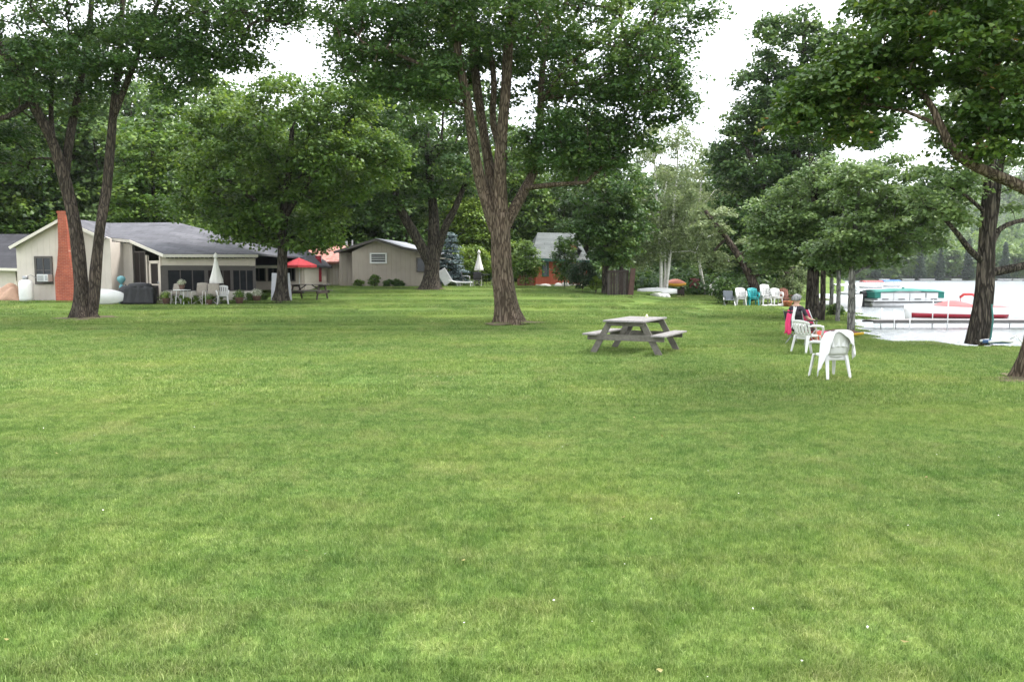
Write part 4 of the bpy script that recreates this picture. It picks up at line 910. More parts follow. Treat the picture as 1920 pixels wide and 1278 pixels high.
for t0, t1 in ((.145, .225), (.52, .60)):
    win(H, b5, a_[:2]+(b_[:2]-a_[:2])*t0+nw*.1, a_[:2]+(b_[:2]-a_[:2])*t1+nw*.1, X_(0, 516, Y)[2], X_(0, 493, Y)[2], dgreen, nw, bars=1, fw=.09)
MB(b5).slab(X_(970, 0, 51.8)[:2], X_(1001, 0, 52)[:2], zb5, X_(0, 514, 52)[2], .08).build('deck_skirt', wood_r, H)
MB(b5).slab(a_[:2]+nw*.13, b_[:2]+nw*.13, zb5, zb5+.45, .12).build('foundation', trim_w, H)
for i, px in enumerate((1022, 1047, 1060)):
    rk = MB(); rk.lathe([(.02, -.1), (.26, -.05), (.28, .1), (.18, .22), (.03, .26)], n=9, sx=1.2, sy=.8); o = rk.build('garden_stone', mat('pale stone', (.45, .43, .40), .9, .2), None, True)
    o.location = ground(px, 51); o.scale = (1.2, 1, .8+.2*i); o.rotation_euler = (0, 0, i); tag(o, 'pale garden stone at the foot of the red cottage wall', 'stone', 'stones by the red cottage')

# brown wooden screen under the dark trees
b6 = ground(1160, 45); H = empty('privacy_screen', b6, 0, 'dark brown board screen with a leaning thick post under the dark trees', 'screen')
a_, b_ = X_(1139, 0, 45), X_(1179, 0, 45); z0 = X_(0, 557, 45)[2]-.1; z1 = X_(0, 506, 45)[2]
for k in range(8):
    t = (k+.5)/8; x = a_[0]*(1-t)+b_[0]*t
    MB(b6).box((x, 45+.01*(k % 2), (z0+z1)/2), ((b_[0]-a_[0])/8-.012, .03, z1-z0)).build('board', wood_d if k % 3 else mat('grey brown boards', (.06, .05, .045), .85, .3), H)
MB(b6).bar(X_(1181, 562, 44.9), X_(1187, 503, 44.9), .32, .3, .27, .26).build('post', mat('dark reddish wood', (.075, .04, .032), .85, .3, 5), H)
MB(b6).bar((a_[0], 44.96, z1-.1), (b_[0], 44.96, z1-.1), .05, .09).build('rail', wood_d, H)
# ------------------------------------------------------------------ picnic tables
def picnic(label, p, rz, L=1.85, wood_g=wood_g, wood_p=wood_p):
    t = empty('picnic_table', p, rz, label, 'picnic table'); t.scale = (1.06, 1.06, 1.06)
    for k in range(5):
        x = (-2+k)*.182; MB().box((x, 0, .735), (.175, L, .038)).build('plank', wood_g, t, bevel=.005)
    for s in (-1, 1):
        for k in range(2): MB().box((s*(.70+.155*k), 0, .435), (.148, L, .038)).build('bench_plank', wood_g, t, bevel=.005)
    for e in (-1, 1):
        y = e*(L/2-.22)
        for s in (-1, 1): MB().bar((s*.36, y, .715), (s*.76, y, 0.0), .04, .135, side=(0, 1, 0)).build('leg', wood_p, t, bevel=.004)
        MB().box((0, y+e*.041, .67), (.84, .038, .09)).build('top_cleat', wood_p, t, bevel=.004)
        MB().box((0, y+e*.041, .37), (1.74, .038, .13)).build('cross_beam', wood_p, t, bevel=.004)
        MB().bar((0, y-e*.06, .40), (0, y-e*.50, .71), .09, .035, side=(1, 0, 0)).build('brace', wood_p, t)
    return t
P = (ground(1118, 18.75)+ground(1232, 18.15))/2
ax = np.array([.80, 1.6])
tb = P[:2]+ax/np.linalg.norm(ax)*.70
picnic('weathered grey wooden picnic table on the open lawn in front of the big maple', (tb[0], tb[1], gz(*tb)-.01), -math.atan2(ax[0], ax[1]))
cone = MB(); cone.lathe([(.045, 0), (.05, .03), (.03, .07), (.012, .10)], n=10)
o = cone.build('candle_jar', mat('pale yellow wax', (.62, .60, .38), .5, .1), None, True); o.location = (tb[0]+.35, tb[1]+.55, gz(*tb)+.785); o.scale = (.8, .8, .8); tag(o, 'small pale candle standing on the grey picnic table', 'candle')
p2 = ground(580, 41.3)
picnic('dark wooden picnic table behind the bushy tree, under the red umbrella side', p2, R(83), 1.75, mat('dark weathered wood', (.06, .052, .046), .85, .3, 5, .3, 60, col2=(.12, .11, .10)), wood_d)

# ------------------------------------------------------------------ plastic armchairs
def armchair(name, label, p, rz, m, group=None, slats=True, high=0.0, cat='chair', back=.36):
    t = empty(name, p, rz, label, cat, group)
    MB().lathe([(.19, .385), (.235, .39), (.25, .41), (.245, .43), (.2, .425), (.05, .418)], n=20, sx=1.0, sy=.95).build('seat', m, t, True)
    MB().sheet(lambda u, v: (.235*(2*u-1), -.19+.0+.02*v, .33+.09*v), 6, 1).build('apron', m, t, True, solid=.012)
    for sx in (-1, 1):
        MB().bar((sx*.205, .18, .42), (sx*.25, .25, 0), .075, .04, .045, .03).build('leg', m, t, bevel=.008)
        MB().bar((sx*.19, -.19, .42), (sx*.225, -.29, 0), .075, .04, .045, .03).build('leg', m, t, bevel=.008)
        MB().tube([(sx*.235, -.24, .64), (sx*.27, -.12, .655), (sx*.285, .08, .645), (sx*.275, .2, .62), (sx*.255, .235, .56), (sx*.235, .215, .42)], [.022, .026, .03, .03, .026, .024], 8).build('arm', m, t, True)
    def bk(u, v):          # curved back shell
        a = (2*u-1); th = a*1.15; top = back+.06*math.cos(a*1.5)+high
        return (.265*math.sin(th)*(1+.05*v), -.05-.19*math.cos(th)-.10*v, .43+v*top)
    if slats:
        bb = MB(); k = 7
        for i in range(k):
            u0, u1 = (i+.16)/k, (i+.84)/k; bb.sheet(lambda u, v: bk(u0+(u1-u0)*u, .08+.74*v), 2, 5)
        bb.sheet(lambda u, v: bk(u, .80+.2*v), 14, 2); bb.sheet(lambda u, v: bk(u, .14*v), 14, 1)
        bb.build('backrest', m, t, True, solid=.014)
    else:
        MB().sheet(bk, 16, 8).build('backrest', m, t, True, solid=.014)
    return t
pc = ground(1555, 14.3)
armchair('armchair', 'white plastic armchair seen from behind with a white towel over its back', pc, R(12), plast_w, slats=False)
# towel over it: from the inside of the back over the top edge and down outside
def towel(name, label, p, rz, hang, inner, m, a0=-1.25, a1=1.15, nu=36, back=.36, lift=.02):
    t = MB()
    def f(u, v):
        a = a0+(a1-a0)*u; th = a*1.15; H_ = hang(a); I_ = inner
        top = .43+back+.06*math.cos(min(abs(a), 1)*1.5)+lift
        if abs(a) > 1: top -= (abs(a)-1)*.55
        cx, cy = .265*math.sin(th)*1.05, -.05-.19*math.cos(th)-.10
        nx_, ny_ = math.sin(th), -math.cos(th)
        s = -I_+(I_+H_)*v; wob = .012*math.sin(a*17+v*3)+.008*math.sin(a*31+v*7)
        if s < -.03: return (cx-nx_*(.03+wob), cy-ny_*(.03+wob)+.08*min(1, -s), top+s*.97)
        if s < .03: return (cx+nx_*s, cy+ny_*s, top+.012*math.cos(s/.03*1.4))
        fl = .028+.05*min(1, s*1.6)+wob*min(1.4, .3+s*3)
        return (cx+nx_*fl, cy+ny_*fl, top-(s-.03))
    t.sheet(f, nu, 22); o = t.build(name, m, None, True, solid=.012); o.location = [float(c) for c in p]; o.rotation_euler = (0, 0, rz)
    return o
hg = lambda a: float(np.interp(a, [-1.4, -1.05, -.75, -.42, -.2, .3, .6, .9, 1.2], [.62, .60, .44, .06, .05, .17, .26, .42, .40]))
tag(towel('towel', '', pc, R(12), hg, .3, cloth_w, -1.35, 1.2), 'white bath towel draped over the back of the plastic armchair', 'towel')
armchair('armchair', 'empty white plastic armchair between the seated person and the towel-draped chair', ground(1513, 18.9), R(-62), plast_w, back=.30)
# row of stacked chairs
st_g = 'plastic chairs stacked in a row under the leaning pine'
Ys = 43.6
for lab, px, m, n_, hi, slat in (
        ('stack of white slatted plastic chairs next to the low grey chair', 1389, plast_w, 3, .0, True),
        ('turquoise plastic chair in the row of white ones', 1412, plast_t, 2, .06, True),
        ('tall white plastic chair stack beside the turquoise chair', 1436, plast_w, 3, .16, True),
        ('white plastic chair stack by the dark red slat chair', 1456, plast_w, 2, .02, True)):
    for k in range(n_):
        g = ground(px, Ys+.02*k); nm = ['bottom', 'middle', 'top'][k] if n_ == 3 else ['bottom', 'top'][k]
        o = armchair('stacked_chair', lab + ', ' + nm + ' chair of it', (g[0], g[1]+.045*k, g[2]+.075*k), math.pi+R(4*(px-1420)/20), m, st_g, slat, hi)
# low grey chair
t = empty('garden_chair', ground(1367, 43.4), math.pi, 'low dark grey folding garden chair at the end of the chair row', 'chair')
MB().box((0, 0, .33), (.52, .5, .05)).build('seat', plast_g, t, bevel=.02); MB().box((0, -.28, .58), (.52, .06, .5), tilt=('X', R(14))).build('backrest', plast_g, t, bevel=.02)
for sx in (-1, 1):
    MB().bar((sx*.27, .26, 0), (sx*.27, -.2, .5), .035, .035).build('leg', metal, t); MB().bar((sx*.27, -.26, 0), (sx*.27, .22, .5), .035, .035).build('leg', metal, t); MB().box((sx*.27, 0, .52), (.05, .5, .03)).build('arm', plast_g, t)
# red adirondack-like chair and the terracotta pots at the end of the row
t = empty('red_chair', ground(1475, 43.8), math.pi+.2, 'dark red wooden slat chair behind the seated person', 'chair')
for k in range(5): MB().bar(((k-2)*.105, -.2, .25), ((k-2)*.12, -.45, .95-.02*abs(k-2)**2), .09, .02, side=(1, 0, 0)).build('slat', wood_r, t)
for k in range(4): MB().box((0, -.12+.12*k, .30+.03*k), (.5, .1, .02)).build('slat', wood_r, t)
for sx in (-1, 1): MB().bar((sx*.27, .3, 0), (sx*.27, .26, .52), .08, .03).build('leg', wood_r, t); MB().bar((sx*.27, -.5, 0), (sx*.27, .3, .36), .03, .1).build('leg', wood_r, t); MB().box((sx*.3, -.02, .54), (.12, .7, .025)).build('arm', wood_r, t)
for i, px in enumerate((1473, 1480)):
    o = MB().lathe([(.10, 0), (.15, .22), (.17, .24), (.17, .28), (.14, .28), (.12, .2)], n=14).build('flower_pot', mat('terracotta', (.42, .14, .07), .8, .15), None, True); o.location = ground(px, 42.9-.2*i)
    tag(o, 'terracotta flower pot on the grass by the dark red slat chair', 'flower pot', 'terracotta pots by the red chair')
stone = mat('pale stone', (.45, .43, .40), .9, .2)
rs = np.random.default_rng(5)
for i in range(9):
    o = MB().lathe([(.02, -.08), (.14, -.04), (.16, .05), (.1, .11), (.02, .13)], n=8, sx=rs.uniform(.8, 1.3), sy=rs.uniform(.7, 1)).build('edging_stone', stone, None, True); o.location = ground(1432+5.5*i+rs.uniform(-1, 1), 43.0+rs.uniform(-.1, .1)); o.rotation_euler = (0, 0, rs.uniform(0, 6)); o.scale = (rs.uniform(.7, 1.2),)*3
    tag(o, 'small grey edging stone in the grass at the feet of the stacked chairs', 'stone', 'edging stones by the stacked chairs')

# ------------------------------------------------------------------ person in the folding chair
pp0 = ground(1502, 21.4); rzp = R(-55)
t = empty('folding_chair', pp0, rzp, 'dark folding camp chair with the seated person on it', 'chair')
fab = mat('black chair fabric', (.025, .022, .026), .9, .2)
MB().sheet(lambda u, v: (.27*(2*u-1), -.25+.5*v, .42-.05*math.sin(math.pi*u)), 8, 4).build('seat', fab, t, True, solid=.02)
MB().sheet(lambda u, v: (.27*(2*u-1), -.25-.16*v-.04*math.sin(math.pi*u), .40+.50*v), 8, 5).build('backrest', fab, t, True, solid=.02)
for sx in (-1, 1):
    for a, b in (((sx*.28, .28, 0), (sx*.28, -.27, .44)), ((sx*.28, -.33, 0), (sx*.28, .26, .44)), ((sx*.28, .24, .42), (sx*.28, .26, .64)), ((sx*.28, -.24, .40), (sx*.28, -.42, .92))):
        MB().tube([a, b], .013, 6).build('leg' if a[2] == 0 else 'frame_tube', metal, t)
    MB().box((sx*.28, .0, .65), (.06, .56, .025)).build('arm', dark, t)
def person():
    root = empty('person', pp0, rzp, 'person with grey hair in a dark top sitting in the folding chair, facing the lake', 'person')
    J = dict(pel=((0, -.12, .52), .15), bel=((0, -.17, .68), .145), che=((0, -.23, .86), .15), neck0=((0, -.26, 1.02), .085), neck=((0, -.25, 1.08), .055), chin=((0, -.225, 1.13), .07), head=((0, -.235, 1.22), .1), crown=((0, -.245, 1.31), .075))
    E = [('pel', 'bel'), ('bel', 'che'), ('che', 'neck0'), ('neck0', 'neck'), ('neck', 'chin'), ('chin', 'head'), ('head', 'crown')]
    for s, k in ((-1, 'l'), (1, 'r')):
        J.update({k+'sh': ((s*.185, -.24, .98), .062), k+'el': ((s*.27, -.14, .72), .046), k+'wr': ((s*.25, .10, .67), .030), k+'ha': ((s*.235, .17, .665), .032),
                  k+'hip': ((s*.10, -.08, .50), .10), k+'kn': ((s*.14, .34, .50), .066), k+'an': ((s*.15, .46, .10), .042), k+'ft': ((s*.16, .60, .04), .036)})
        E += [('neck0', k+'sh'), (k+'sh', k+'el'), (k+'el', k+'wr'), (k+'wr', k+'ha'), ('pel', k+'hip'), (k+'hip', k+'kn'), (k+'kn', k+'an'), (k+'an', k+'ft')]
        for i, dx in enumerate((-.024, -.008, .008, .024)):
            J[k+'f%d' % i] = ((s*.235+dx, .235-.008*abs(i-1.5), .658), .009); J[k+'g%d' % i] = ((s*.235+dx*1.1, .262-.01*abs(i-1.5), .64), .008); E += [(k+'ha', k+'f%d' % i), (k+'f%d' % i, k+'g%d' % i)]
        J[k+'t'] = ((s*.19, .19, .655), .010); E.append((k+'ha', k+'t'))
    names = list(J); me = bpy.data.meshes.new('body'); me.from_pydata([J[n_][0] for n_ in names], [(names.index(a), names.index(b)) for a, b in E], [])
    o = bpy.data.objects.new('body', me); C.objects.link(o)
    md = o.modifiers.new('skin', 'SKIN'); md.use_smooth_shade = True
    for i, n_ in enumerate(names):
        r_ = J[n_][1]; v = me.skin_vertices[0].data[i]; v.radius = (r_, r_*(.8 if n_ in ('pel', 'bel', 'che') else 1)); v.use_root = n_ == 'pel'
    o.modifiers.new('s', 'SUBSURF').levels = 2
    dg = bpy.context.evaluated_depsgraph_get(); ev = bpy.data.meshes.new_from_object(o.evaluated_get(dg))
    bpy.data.objects.remove(o)
    body = bpy.data.objects.new('body', ev); C.objects.link(body); body.parent = root
    ev.materials.clear()
    for m_ in (skin_m, mat('dark striped top', (.035, .03, .04), .9, .3, 9), mat('dark shorts cloth', (.03, .03, .035), .9, .2), mat('dark shoe', (.03, .03, .03), .6, .1)): ev.materials.append(m_)
    for p in ev.polygons:
        c = p.center; k = 0
        if c.z < .085 and c.y > .4: k = 3
        elif c.z < .62 and c.y < .25 and abs(c.x) < .22: k = 2
        elif c.z < 1.05 and (abs(c.x) < .19 or c.z > .78) and c.y < .0: k = 1
        p.material_index = k; p.use_smooth = True
    # face and hair
    fc = MB(); fc.lathe([(.004, .02), (.012, .012), (.016, 0), (.01, -.012), (.003, -.016)], (0, -.125, 1.195), n=8); fc.build('nose', skin_m, root, True)
    for s in (-1, 1):
        MB().lathe([(.002, -.01), (.009, -.006), (.011, 0), (.009, .006), (.002, .01)], (s*.034, -.142, 1.225), n=8).build('eye', dark, root, True)
        MB().lathe([(.003, -.03), (.012, -.02), (.015, .0), (.014, .02), (.004, .032)], (s*.1, -.24, 1.21), n=8, sx=.7, sy=1.3).build('ear', skin_m, root, True)
    MB().box((0, -.138, 1.155), (.045, .012, .01)).build('mouth', mat('lip', (.35, .12, .1), .6, .05), root)
    hm = mat('grey hair', (.05, .05, .055), .8, .3, 26, .5, 90, stretch=(1, 1, .3), col2=(.38, .38, .37))
    h = MB(); rr_ = np.random.default_rng(2)
    def hf(u, v):
        th = 2*math.pi*u; ph = v*(1.95 if math.sin(th) < .2 else 1.25); r0 = .122+.008*math.sin(9*th+v*5)+.006*math.sin(17*th)
        return (r0*math.sin(ph)*math.cos(th), -.243+r0*1.08*math.sin(ph)*math.sin(th), 1.232+.125*math.cos(ph))
    h.sheet(hf, 28, 12); h.build('hair', hm, root, True, solid=.012)
person()
# towels and bag around the chair
def drape(name, label, p, rz, W, Hh, m, lean=.1, cat='towel'):
    t = MB(); t.sheet(lambda u, v: (W*(u-.5)*(1+.12*v)+.015*math.sin(v*9), (.03 if v < .12 else .0)-lean*v+.025*math.sin(u*11+v*4)*v, Hh*(1-v)+.02*math.sin(u*7)), 14, 12)
    o = t.build(name, m, None, True, solid=.012); o.location = [float(c) for c in p]; o.rotation_euler = (0, 0, rz); return tag(o, label, cat)
def rel(dx, dy, dz=0):
    c, s = math.cos(rzp), math.sin(rzp); return (pp0[0]+c*dx-s*dy, pp0[1]+s*dx+c*dy, pp0[2]+dz)
drape('towel', 'long pink towel hanging down the back corner of the dark folding chair', rel(-.08, -.445, .30), rzp, .16, .62, cloth_p, .05)
drape('towel', 'white strip of towel slung over the shoulder side of the folding chair', rel(.08, -.46, .46), rzp+.1, .08, .56, cloth_w, .03)
tag(MB().lathe([(.02, 0), (.16, .02), (.2, .12), (.17, .25), (.08, .31), (.02, .32)], n=14, sy=.7).build('beach_bag', cloth_o, None, True), 'orange red beach bag on the lap side of the folding chair', 'bag').location = rel(.05, .62, .02)
t = empty('low_chair', ground(1533, 22.6), R(-75), 'low pink sling beach chair just beyond the seated person', 'chair')
MB().sheet(lambda u, v: (.24*(2*u-1), -.2+.42*v, .26-.04*math.sin(math.pi*v)), 6, 4).build('seat', cloth_p, t, True, solid=.012); MB().sheet(lambda u, v: (.24*(2*u-1), -.2-.28*v, .26+.62*v), 6, 4).build('backrest', cloth_p, t, True, solid=.012)
for sx in (-1, 1):
    MB().tube([(sx*.25, .24, 0), (sx*.25, -.2, .27), (sx*.25, -.5, .9)], .013, 6).build('frame_tube', alum, t, True); MB().tube([(sx*.25, -.3, 0), (sx*.25, .22, .28)], .013, 6).build('leg', alum, t)
# things on the bank
def hull(L, Wd, D, n=14, keel=.5, nose=1.0):
    """open or closed boat-like shell along +x, z up"""
    def f(u, v):
        s = 2*u-1; w = Wd/2*max(0.0, 1-abs(s)**2.6)**.6 if nose else Wd/2; a = math.pi*v
        return (L/2*s, w*math.cos(a), -D*(1-.35*s*s)*math.sin(a)**.8+.06*s*s)
    return MB().sheet(f, n, 10)
t = empty('kayak', ground(1577, 23.7)+np.array([0, 0, .13]), R(-35), 'small brown and yellow kayak lying in the grass by the slim grey trunk', 'kayak')
hull(1.25, .4, .1).build('hull', mat('yellow plastic', (.65, .40, .03), .4, .1), t, True, solid=.01)
MB().sheet(lambda u, v: (.61*(2*u-1), .19*(2*v-1)*max(0, 1-abs(2*u-1)**2.6)**.6, .02+.10*(1-(2*v-1)**2)*(1-(2*u-1)**2)), 14, 6).build('deck', mat('brown red plastic', (.13, .06, .045), .5, .15), t, True, solid=.008)
t = empty('float', ground(1868, 20.9)+np.array([0, 0, .1]), R(8), 'blue and white striped float lying on the bank by the twin-stemmed trunk', 'float')
MB().box((0, 0, .03), (.62, .32, .09)).build('cushion', mat('blue vinyl', (.06, .12, .25), .4, .1), t, bevel=.03)
for s in (-1, 1): MB().tube([(-.34, s*.15, .04), (0, s*.19, .07), (.34, s*.15, .04)], .035, 8).build('tube', white_p, t, True)
MB().tube([(.30, -.1, .10), (.42, -.2, .2), (.5, -.26, .05), (.56, -.3, -.08)], .02, 8).build('strap', white_p, t, True)
t = empty('garden_hose', ground(1850, 21.1)+np.array([0, 0, .02]), 0, 'green hose with a white end hanging down the twin-stemmed trunk', 'hose')
MB().tube([(-.05, -.12, .0), (.0, -.16, .25), (.06, -.12, .7), (.05, -.05, 1.1)], .022, 8).build('hose', mat('green rubber', (.02, .12, .10), .5, .1), t, True)
MB().tube([(-.25, -.3, .02), (-.12, -.34, .03), (-.04, -.28, .06), (.02, -.16, .12)], .02, 8).build('white_end', white_p, t, True)
o = MB().lathe([(.02, 0), (.06, .02), (.07, .07), (.05, .12), (.01, .13)], n=12).build('ball', mat('pale yellow plastic', (.75, .74, .5), .5, .05), None, True); o.location = ground(1604, 24.0); tag(o, 'small pale ball in the grass beside the slim grey trunk', 'ball')

# ------------------------------------------------------------------ dock and boats
def dock(label, x0, x1, Y, wd, z, posts):
    t = empty('dock', (x0, Y, z), 0, label, 'dock')
    n_ = int((x1-x0)/.16)
    pm = bpy.data.meshes.new('plank'); q = MB().box((0, 0, 0), (.145, wd, .035)); pm.from_pydata(q.v, [], q.f); pm.materials.append(wood_g)
    for k in range(min(n_, 280)):
        o = bpy.data.objects.new('plank', pm); C.objects.link(o); o.parent = t; o.location = (.08+k*.16, 0, 0)
    for s in (-1, 1): MB().box(((x1-x0)/2, s*(wd/2-.03), -.085), (x1-x0, .06, .09)).build('beam', mat('grey dock timber', (.13, .125, .12), .8, .2), t)
    for px_, h in posts:
        for s in (-1, 1): MB().tube([(px_-x0, s*(wd/2+.05), -1.4), (px_-x0, s*(wd/2+.05), h)], .025, 8).build('post', alum, t, True)
    return t
zd = -.2
dock('long low lake dock with metal posts running out past the red speedboat', 16.3, 36, 36.6, 1.2, zd, [(17.2, .5), (17.9, .1), (19.6, .9), (23.2, .6), (26.5, .6), (30, .6), (34, .6)])
def mb(x, Y, rz, name, label): return empty(name, (x, Y, WATER), rz, label, 'boat')
# pontoon boat
Yp = 62.0; t = mb(sz(1690-960, Yp), Yp, R(4), 'pontoon_boat', 'white pontoon boat with green canvas cover and black outboard motor')
for s in (-1, 1): MB().tube([(-2.8, s*.8, .12), (2.2, s*.8, .12), (2.75, s*.8, .25), (2.95, s*.8, .38)], [.3, .3, .2, .04], 12).build('pontoon', alum, t, True)
MB().box((0, 0, .48), (5.7, 2.3, .1)).build('deck', white_p, t)
for s in (-1, 1):
    for k in range(4): MB().box((-1.95+1.28*k, s*1.12, .80), (1.2, .05, .52)).build('fence_panel', white_p, t); MB().box((-1.95+1.28*k, s*1.15, .60), (.5, .02, .07)).build('stripe', dark, t)
    MB().tube([(-2.6, s*1.12, 1.1), (2.5, s*1.12, 1.1)], .03, 8).build('rail', alum, t)
cg = mat('green boat canvas', (.02, .16, .13), .8, .15)
MB().sheet(lambda u, v: (-2.7+5.4*u, 1.22*(2*v-1), 1.12+.16*(1-(2*v-1)**2)+.10*math.sin(u*3.1)+.015*math.sin(u*23)), 24, 8).build('cover', cg, t, True, solid=.02)
for x in (-2.55, 2.45): MB().box((x, 0, .92), (.5, 2.34, .5)).build('cover_end', cg, t, bevel=.05)
MB().box((.2, .2, 1.42), (.12, .12, .12)).build('cover_peak', cg, t)
m_ = MB(); m_.box((-3.1, 0, .95), (.42, .4, .48)); ot = m_.build('outboard_motor', dark, t, bevel=.08); MB().box((-3.1, 0, .35), (.16, .18, .8)).build('shaft', dark, ot)
# red speedboat
Yr = 44.5; t = mb(sz(1790-960, Yr), Yr, R(183), 'speedboat', 'white speedboat with red stripe and pink red canvas cover moored at the dock')
def sb(u, v):
    s = u; w = 1.0*(1-max(0, s-.45)**2*3.2); w = max(w, .03); h = .62+.16*s*s; a = v*math.pi
    return (-2.6+5.2*s+.25*s*abs(math.cos(a)), w*math.cos(a)*(1-.12*math.sin(a)), h-(h+.2)*math.sin(a)**.7)
MB().sheet(sb, 22, 14).build('hull', mat('white gelcoat', (.78, .77, .75), .25, .03), t, True, solid=.03)
redg = mat('dark red gelcoat', (.30, .015, .03), .3, .1)
for sgn in (-1, 1):
    MB().sheet(lambda u, v: (lambda p: (p[0], p[1]*1.012+sgn*.012, p[2]))(sb(.02+.93*u, (.09+.11*v) if sgn > 0 else 1-(.09+.11*v))), 20, 2).build('stripe', redg, t, True, solid=.012)
    MB().tube([sb(u, 0 if sgn > 0 else 1) for u in np.linspace(0, .97, 16)], .03, 6).build('rub_rail', white_p, t, True)
cv = mat('faded red boat canvas', (.55, .10, .10), .8, .15)
MB().sheet(lambda u, v: (-2.5+4.2*u, (2*v-1)*.98*(1-max(0, u*.8-.45)**2*3), .64+.30*math.exp(-((u-.62)/.2)**2)*(1-(2*v-1)**2)+.09*(1-(2*v-1)**2)), 26, 8).build('cover', cv, t, True, solid=.015)
MB().sheet(lambda u, v: (1.55+.9*u, (2*v-1)*.62*(1-u*.75), .77+.07*(1-(2*v-1)**2)*(1-u)), 8, 6).build('bow_deck', white_p, t, True, solid=.015)
MB().box((-2.75, 0, .38), (.35, .4, .5)).build('engine_cover', dark, t, bevel=.06)
# wakeboard tower or bimini bundle
MB().tube([(-.9, -.85, .7), (-.8, -.85, 1.25), (-.75, 0, 1.38), (-.8, .85, 1.25), (-.9, .85, .7)], .025, 8).build('bimini_frame', alum, t, True)
MB().tube([(-.85, -.86, 1.2), (-.75, -.4, 1.36), (-.72, .4, 1.38), (-.8, .86, 1.2)], .075, 10).build('rolled_bimini', cv, t, True)
# motorboat behind the slim trunks
Ym = 60.0; t = mb(sz(1556-960, Ym), Ym, R(12), 'motorboat', 'white motorboat with a pale cover moored behind the slim shore trunks')
MB().sheet(lambda u, v: (lambda p: (p[0]*.95, p[1], p[2]*1.25))(sb(u, v)), 20, 12).build('hull', mat('white gelcoat', (.78, .77, .75), .25, .03), t, True, solid=.03)
MB().sheet(lambda u, v: (-2.3+4.3*u, (2*v-1)*.95*(1-max(0, u*.8-.4)**2*2.6), .82+.22*math.sin(math.pi*min(1, u*1.1))**1.0*(1-(2*v-1)**2)), 20, 8).build('cover', mat('pale blue grey canvas', (.5, .58, .60), .8, .08), t, True, solid=.015)
MB().box((-2.65, 0, .55), (.4, .42, .75)).build('outboard_motor', mat('dark blue grey plastic', (.06, .09, .12), .4, .1), t, bevel=.08)
# boats farther out
for x, Y, col, lab, L in ((1632, 150, (.45, .08, .08), 'far boat under a red canopy moored off the distant dock', 4.6), (1668, 165, (.06, .16, .42), 'far low boat with a blue cover', 4.4), (1590, 100, (.6, .62, .62), 'far white pontoon boat with a thin dark rail', 5.0)):
    t = mb(sz(x-960, Y), Y, R(5), 'far_boat', lab)
    hull(L, 1.9, .5).build('hull', white_p, t, True, solid=.03)
    t.location.z += .35
    MB().sheet(lambda u, v: (L*.42*(2*u-1), .9*(2*v-1), .75+.25*(1-(2*v-1)**2)), 8, 6).build('canopy' if x == 1632 else 'cover', mat(lab, col, .8, .1), t, True, solid=.03)
    for s in (-1, 1): MB().tube([(-L*.3, s*.8, 0), (-L*.3, s*.8, .85)], .04, 6).build('post', alum, t); MB().tube([(L*.3, s*.8, 0), (L*.3, s*.8, .85)], .04, 6).build('post', alum, t)
# far shore: house, docks and beach strips
hb = np.array([sz(1797-960, 356), 356, 0]); hb[2] = float(hill_z(hb[0], 356)); H = empty('lake_house', hb, 0, 'small grey house among the trees across the lake', 'house')
MB().box((0, 0, 2.2), (9, 6, 4.6)).build('wall', mat('grey boards', (.24, .23, .22), .8, .1), H)
MB().plate([(-5.2, -3.6, 4.3), (5.2, -3.6, 4.3), (5.2, 0, 7.0), (-5.2, 0, 7.0)], .2).build('roof', mat('light grey roof', (.36, .36, .38), .8, .1), H); MB().plate([(-5.2, 0, 7.0), (5.2, 0, 7.0), (5.2, 3.6, 4.3), (-5.2, 3.6, 4.3)], .2).build('roof', mat('light grey roof', (.36, .36, .38), .8, .1), H)
for k in range(3): win(H, (0, 0, 0), (-3.4+2.6*k, -3.0), (-2.0+2.6*k, -3.0), 1.2, 3.0, white_p, fn)
for i, (px, w_) in enumerate(((1700, 7), (1735, 9), (1790, 6), (1880, 8), (1905, 6), (1655, 6))):
    t = empty('far_dock', (sz(px-960, 336), 336, WATER), 0, 'low white dock on the shore across the lake', 'dock', 'white docks across the lake')
    MB().box((0, 0, .5), (w_*.7, 1.6, .28)).build('deck', white_p, t)
    for s in (-1, 1): MB().box((s*w_*.4, 0, 0), (.2, 1.2, 1.2)).build('post', wood_d, t)

# ------------------------------------------------------------------ by the left cottage
t = empty('propane_tank', ground(50, 39.2), 0, 'white upright propane tank against the cream gable wall', 'tank')
MB().lathe([(.16, .0), (.17, .06), (.29, .10), (.31, .2), (.31, .95), (.26, 1.06), (.12, 1.12), (.02, 1.13)], n=20).build('body', white_p, t, True); MB().lathe([(.12, 1.10), (.13, 1.3), (.11, 1.3), (.1, 1.12)], n=12).build('collar', metal, t, True)
MB().tube([(0, 0, 1.2), (.2, .1, 1.35), (.3, .4, 1.2)], .015, 6).build('gas_pipe', metal, t)
t = empty('tarp_pile', ground(8, 40.5), 0, 'tan tarp heaped over a pile beside the propane tank', 'tarp')
def tarp(u, v):
    x = 2.4*(u-.5); y = 1.6*(v-.5); e = max(0, 1-(2*u-1)**4)*max(0, 1-(2*v-1)**4); return (x, y, e*(.62+.16*math.sin(x*4+y*3)+.12*math.sin(x*7-y*5)))
MB().sheet(tarp, 26, 18).build('tarp', mat('tan tarp', (.40, .25, .17), .8, .25, 3), t, True, solid=.01); MB().box((0, 0, .06), (2.1, 1.3, .12)).build('pallet', wood_d, t)
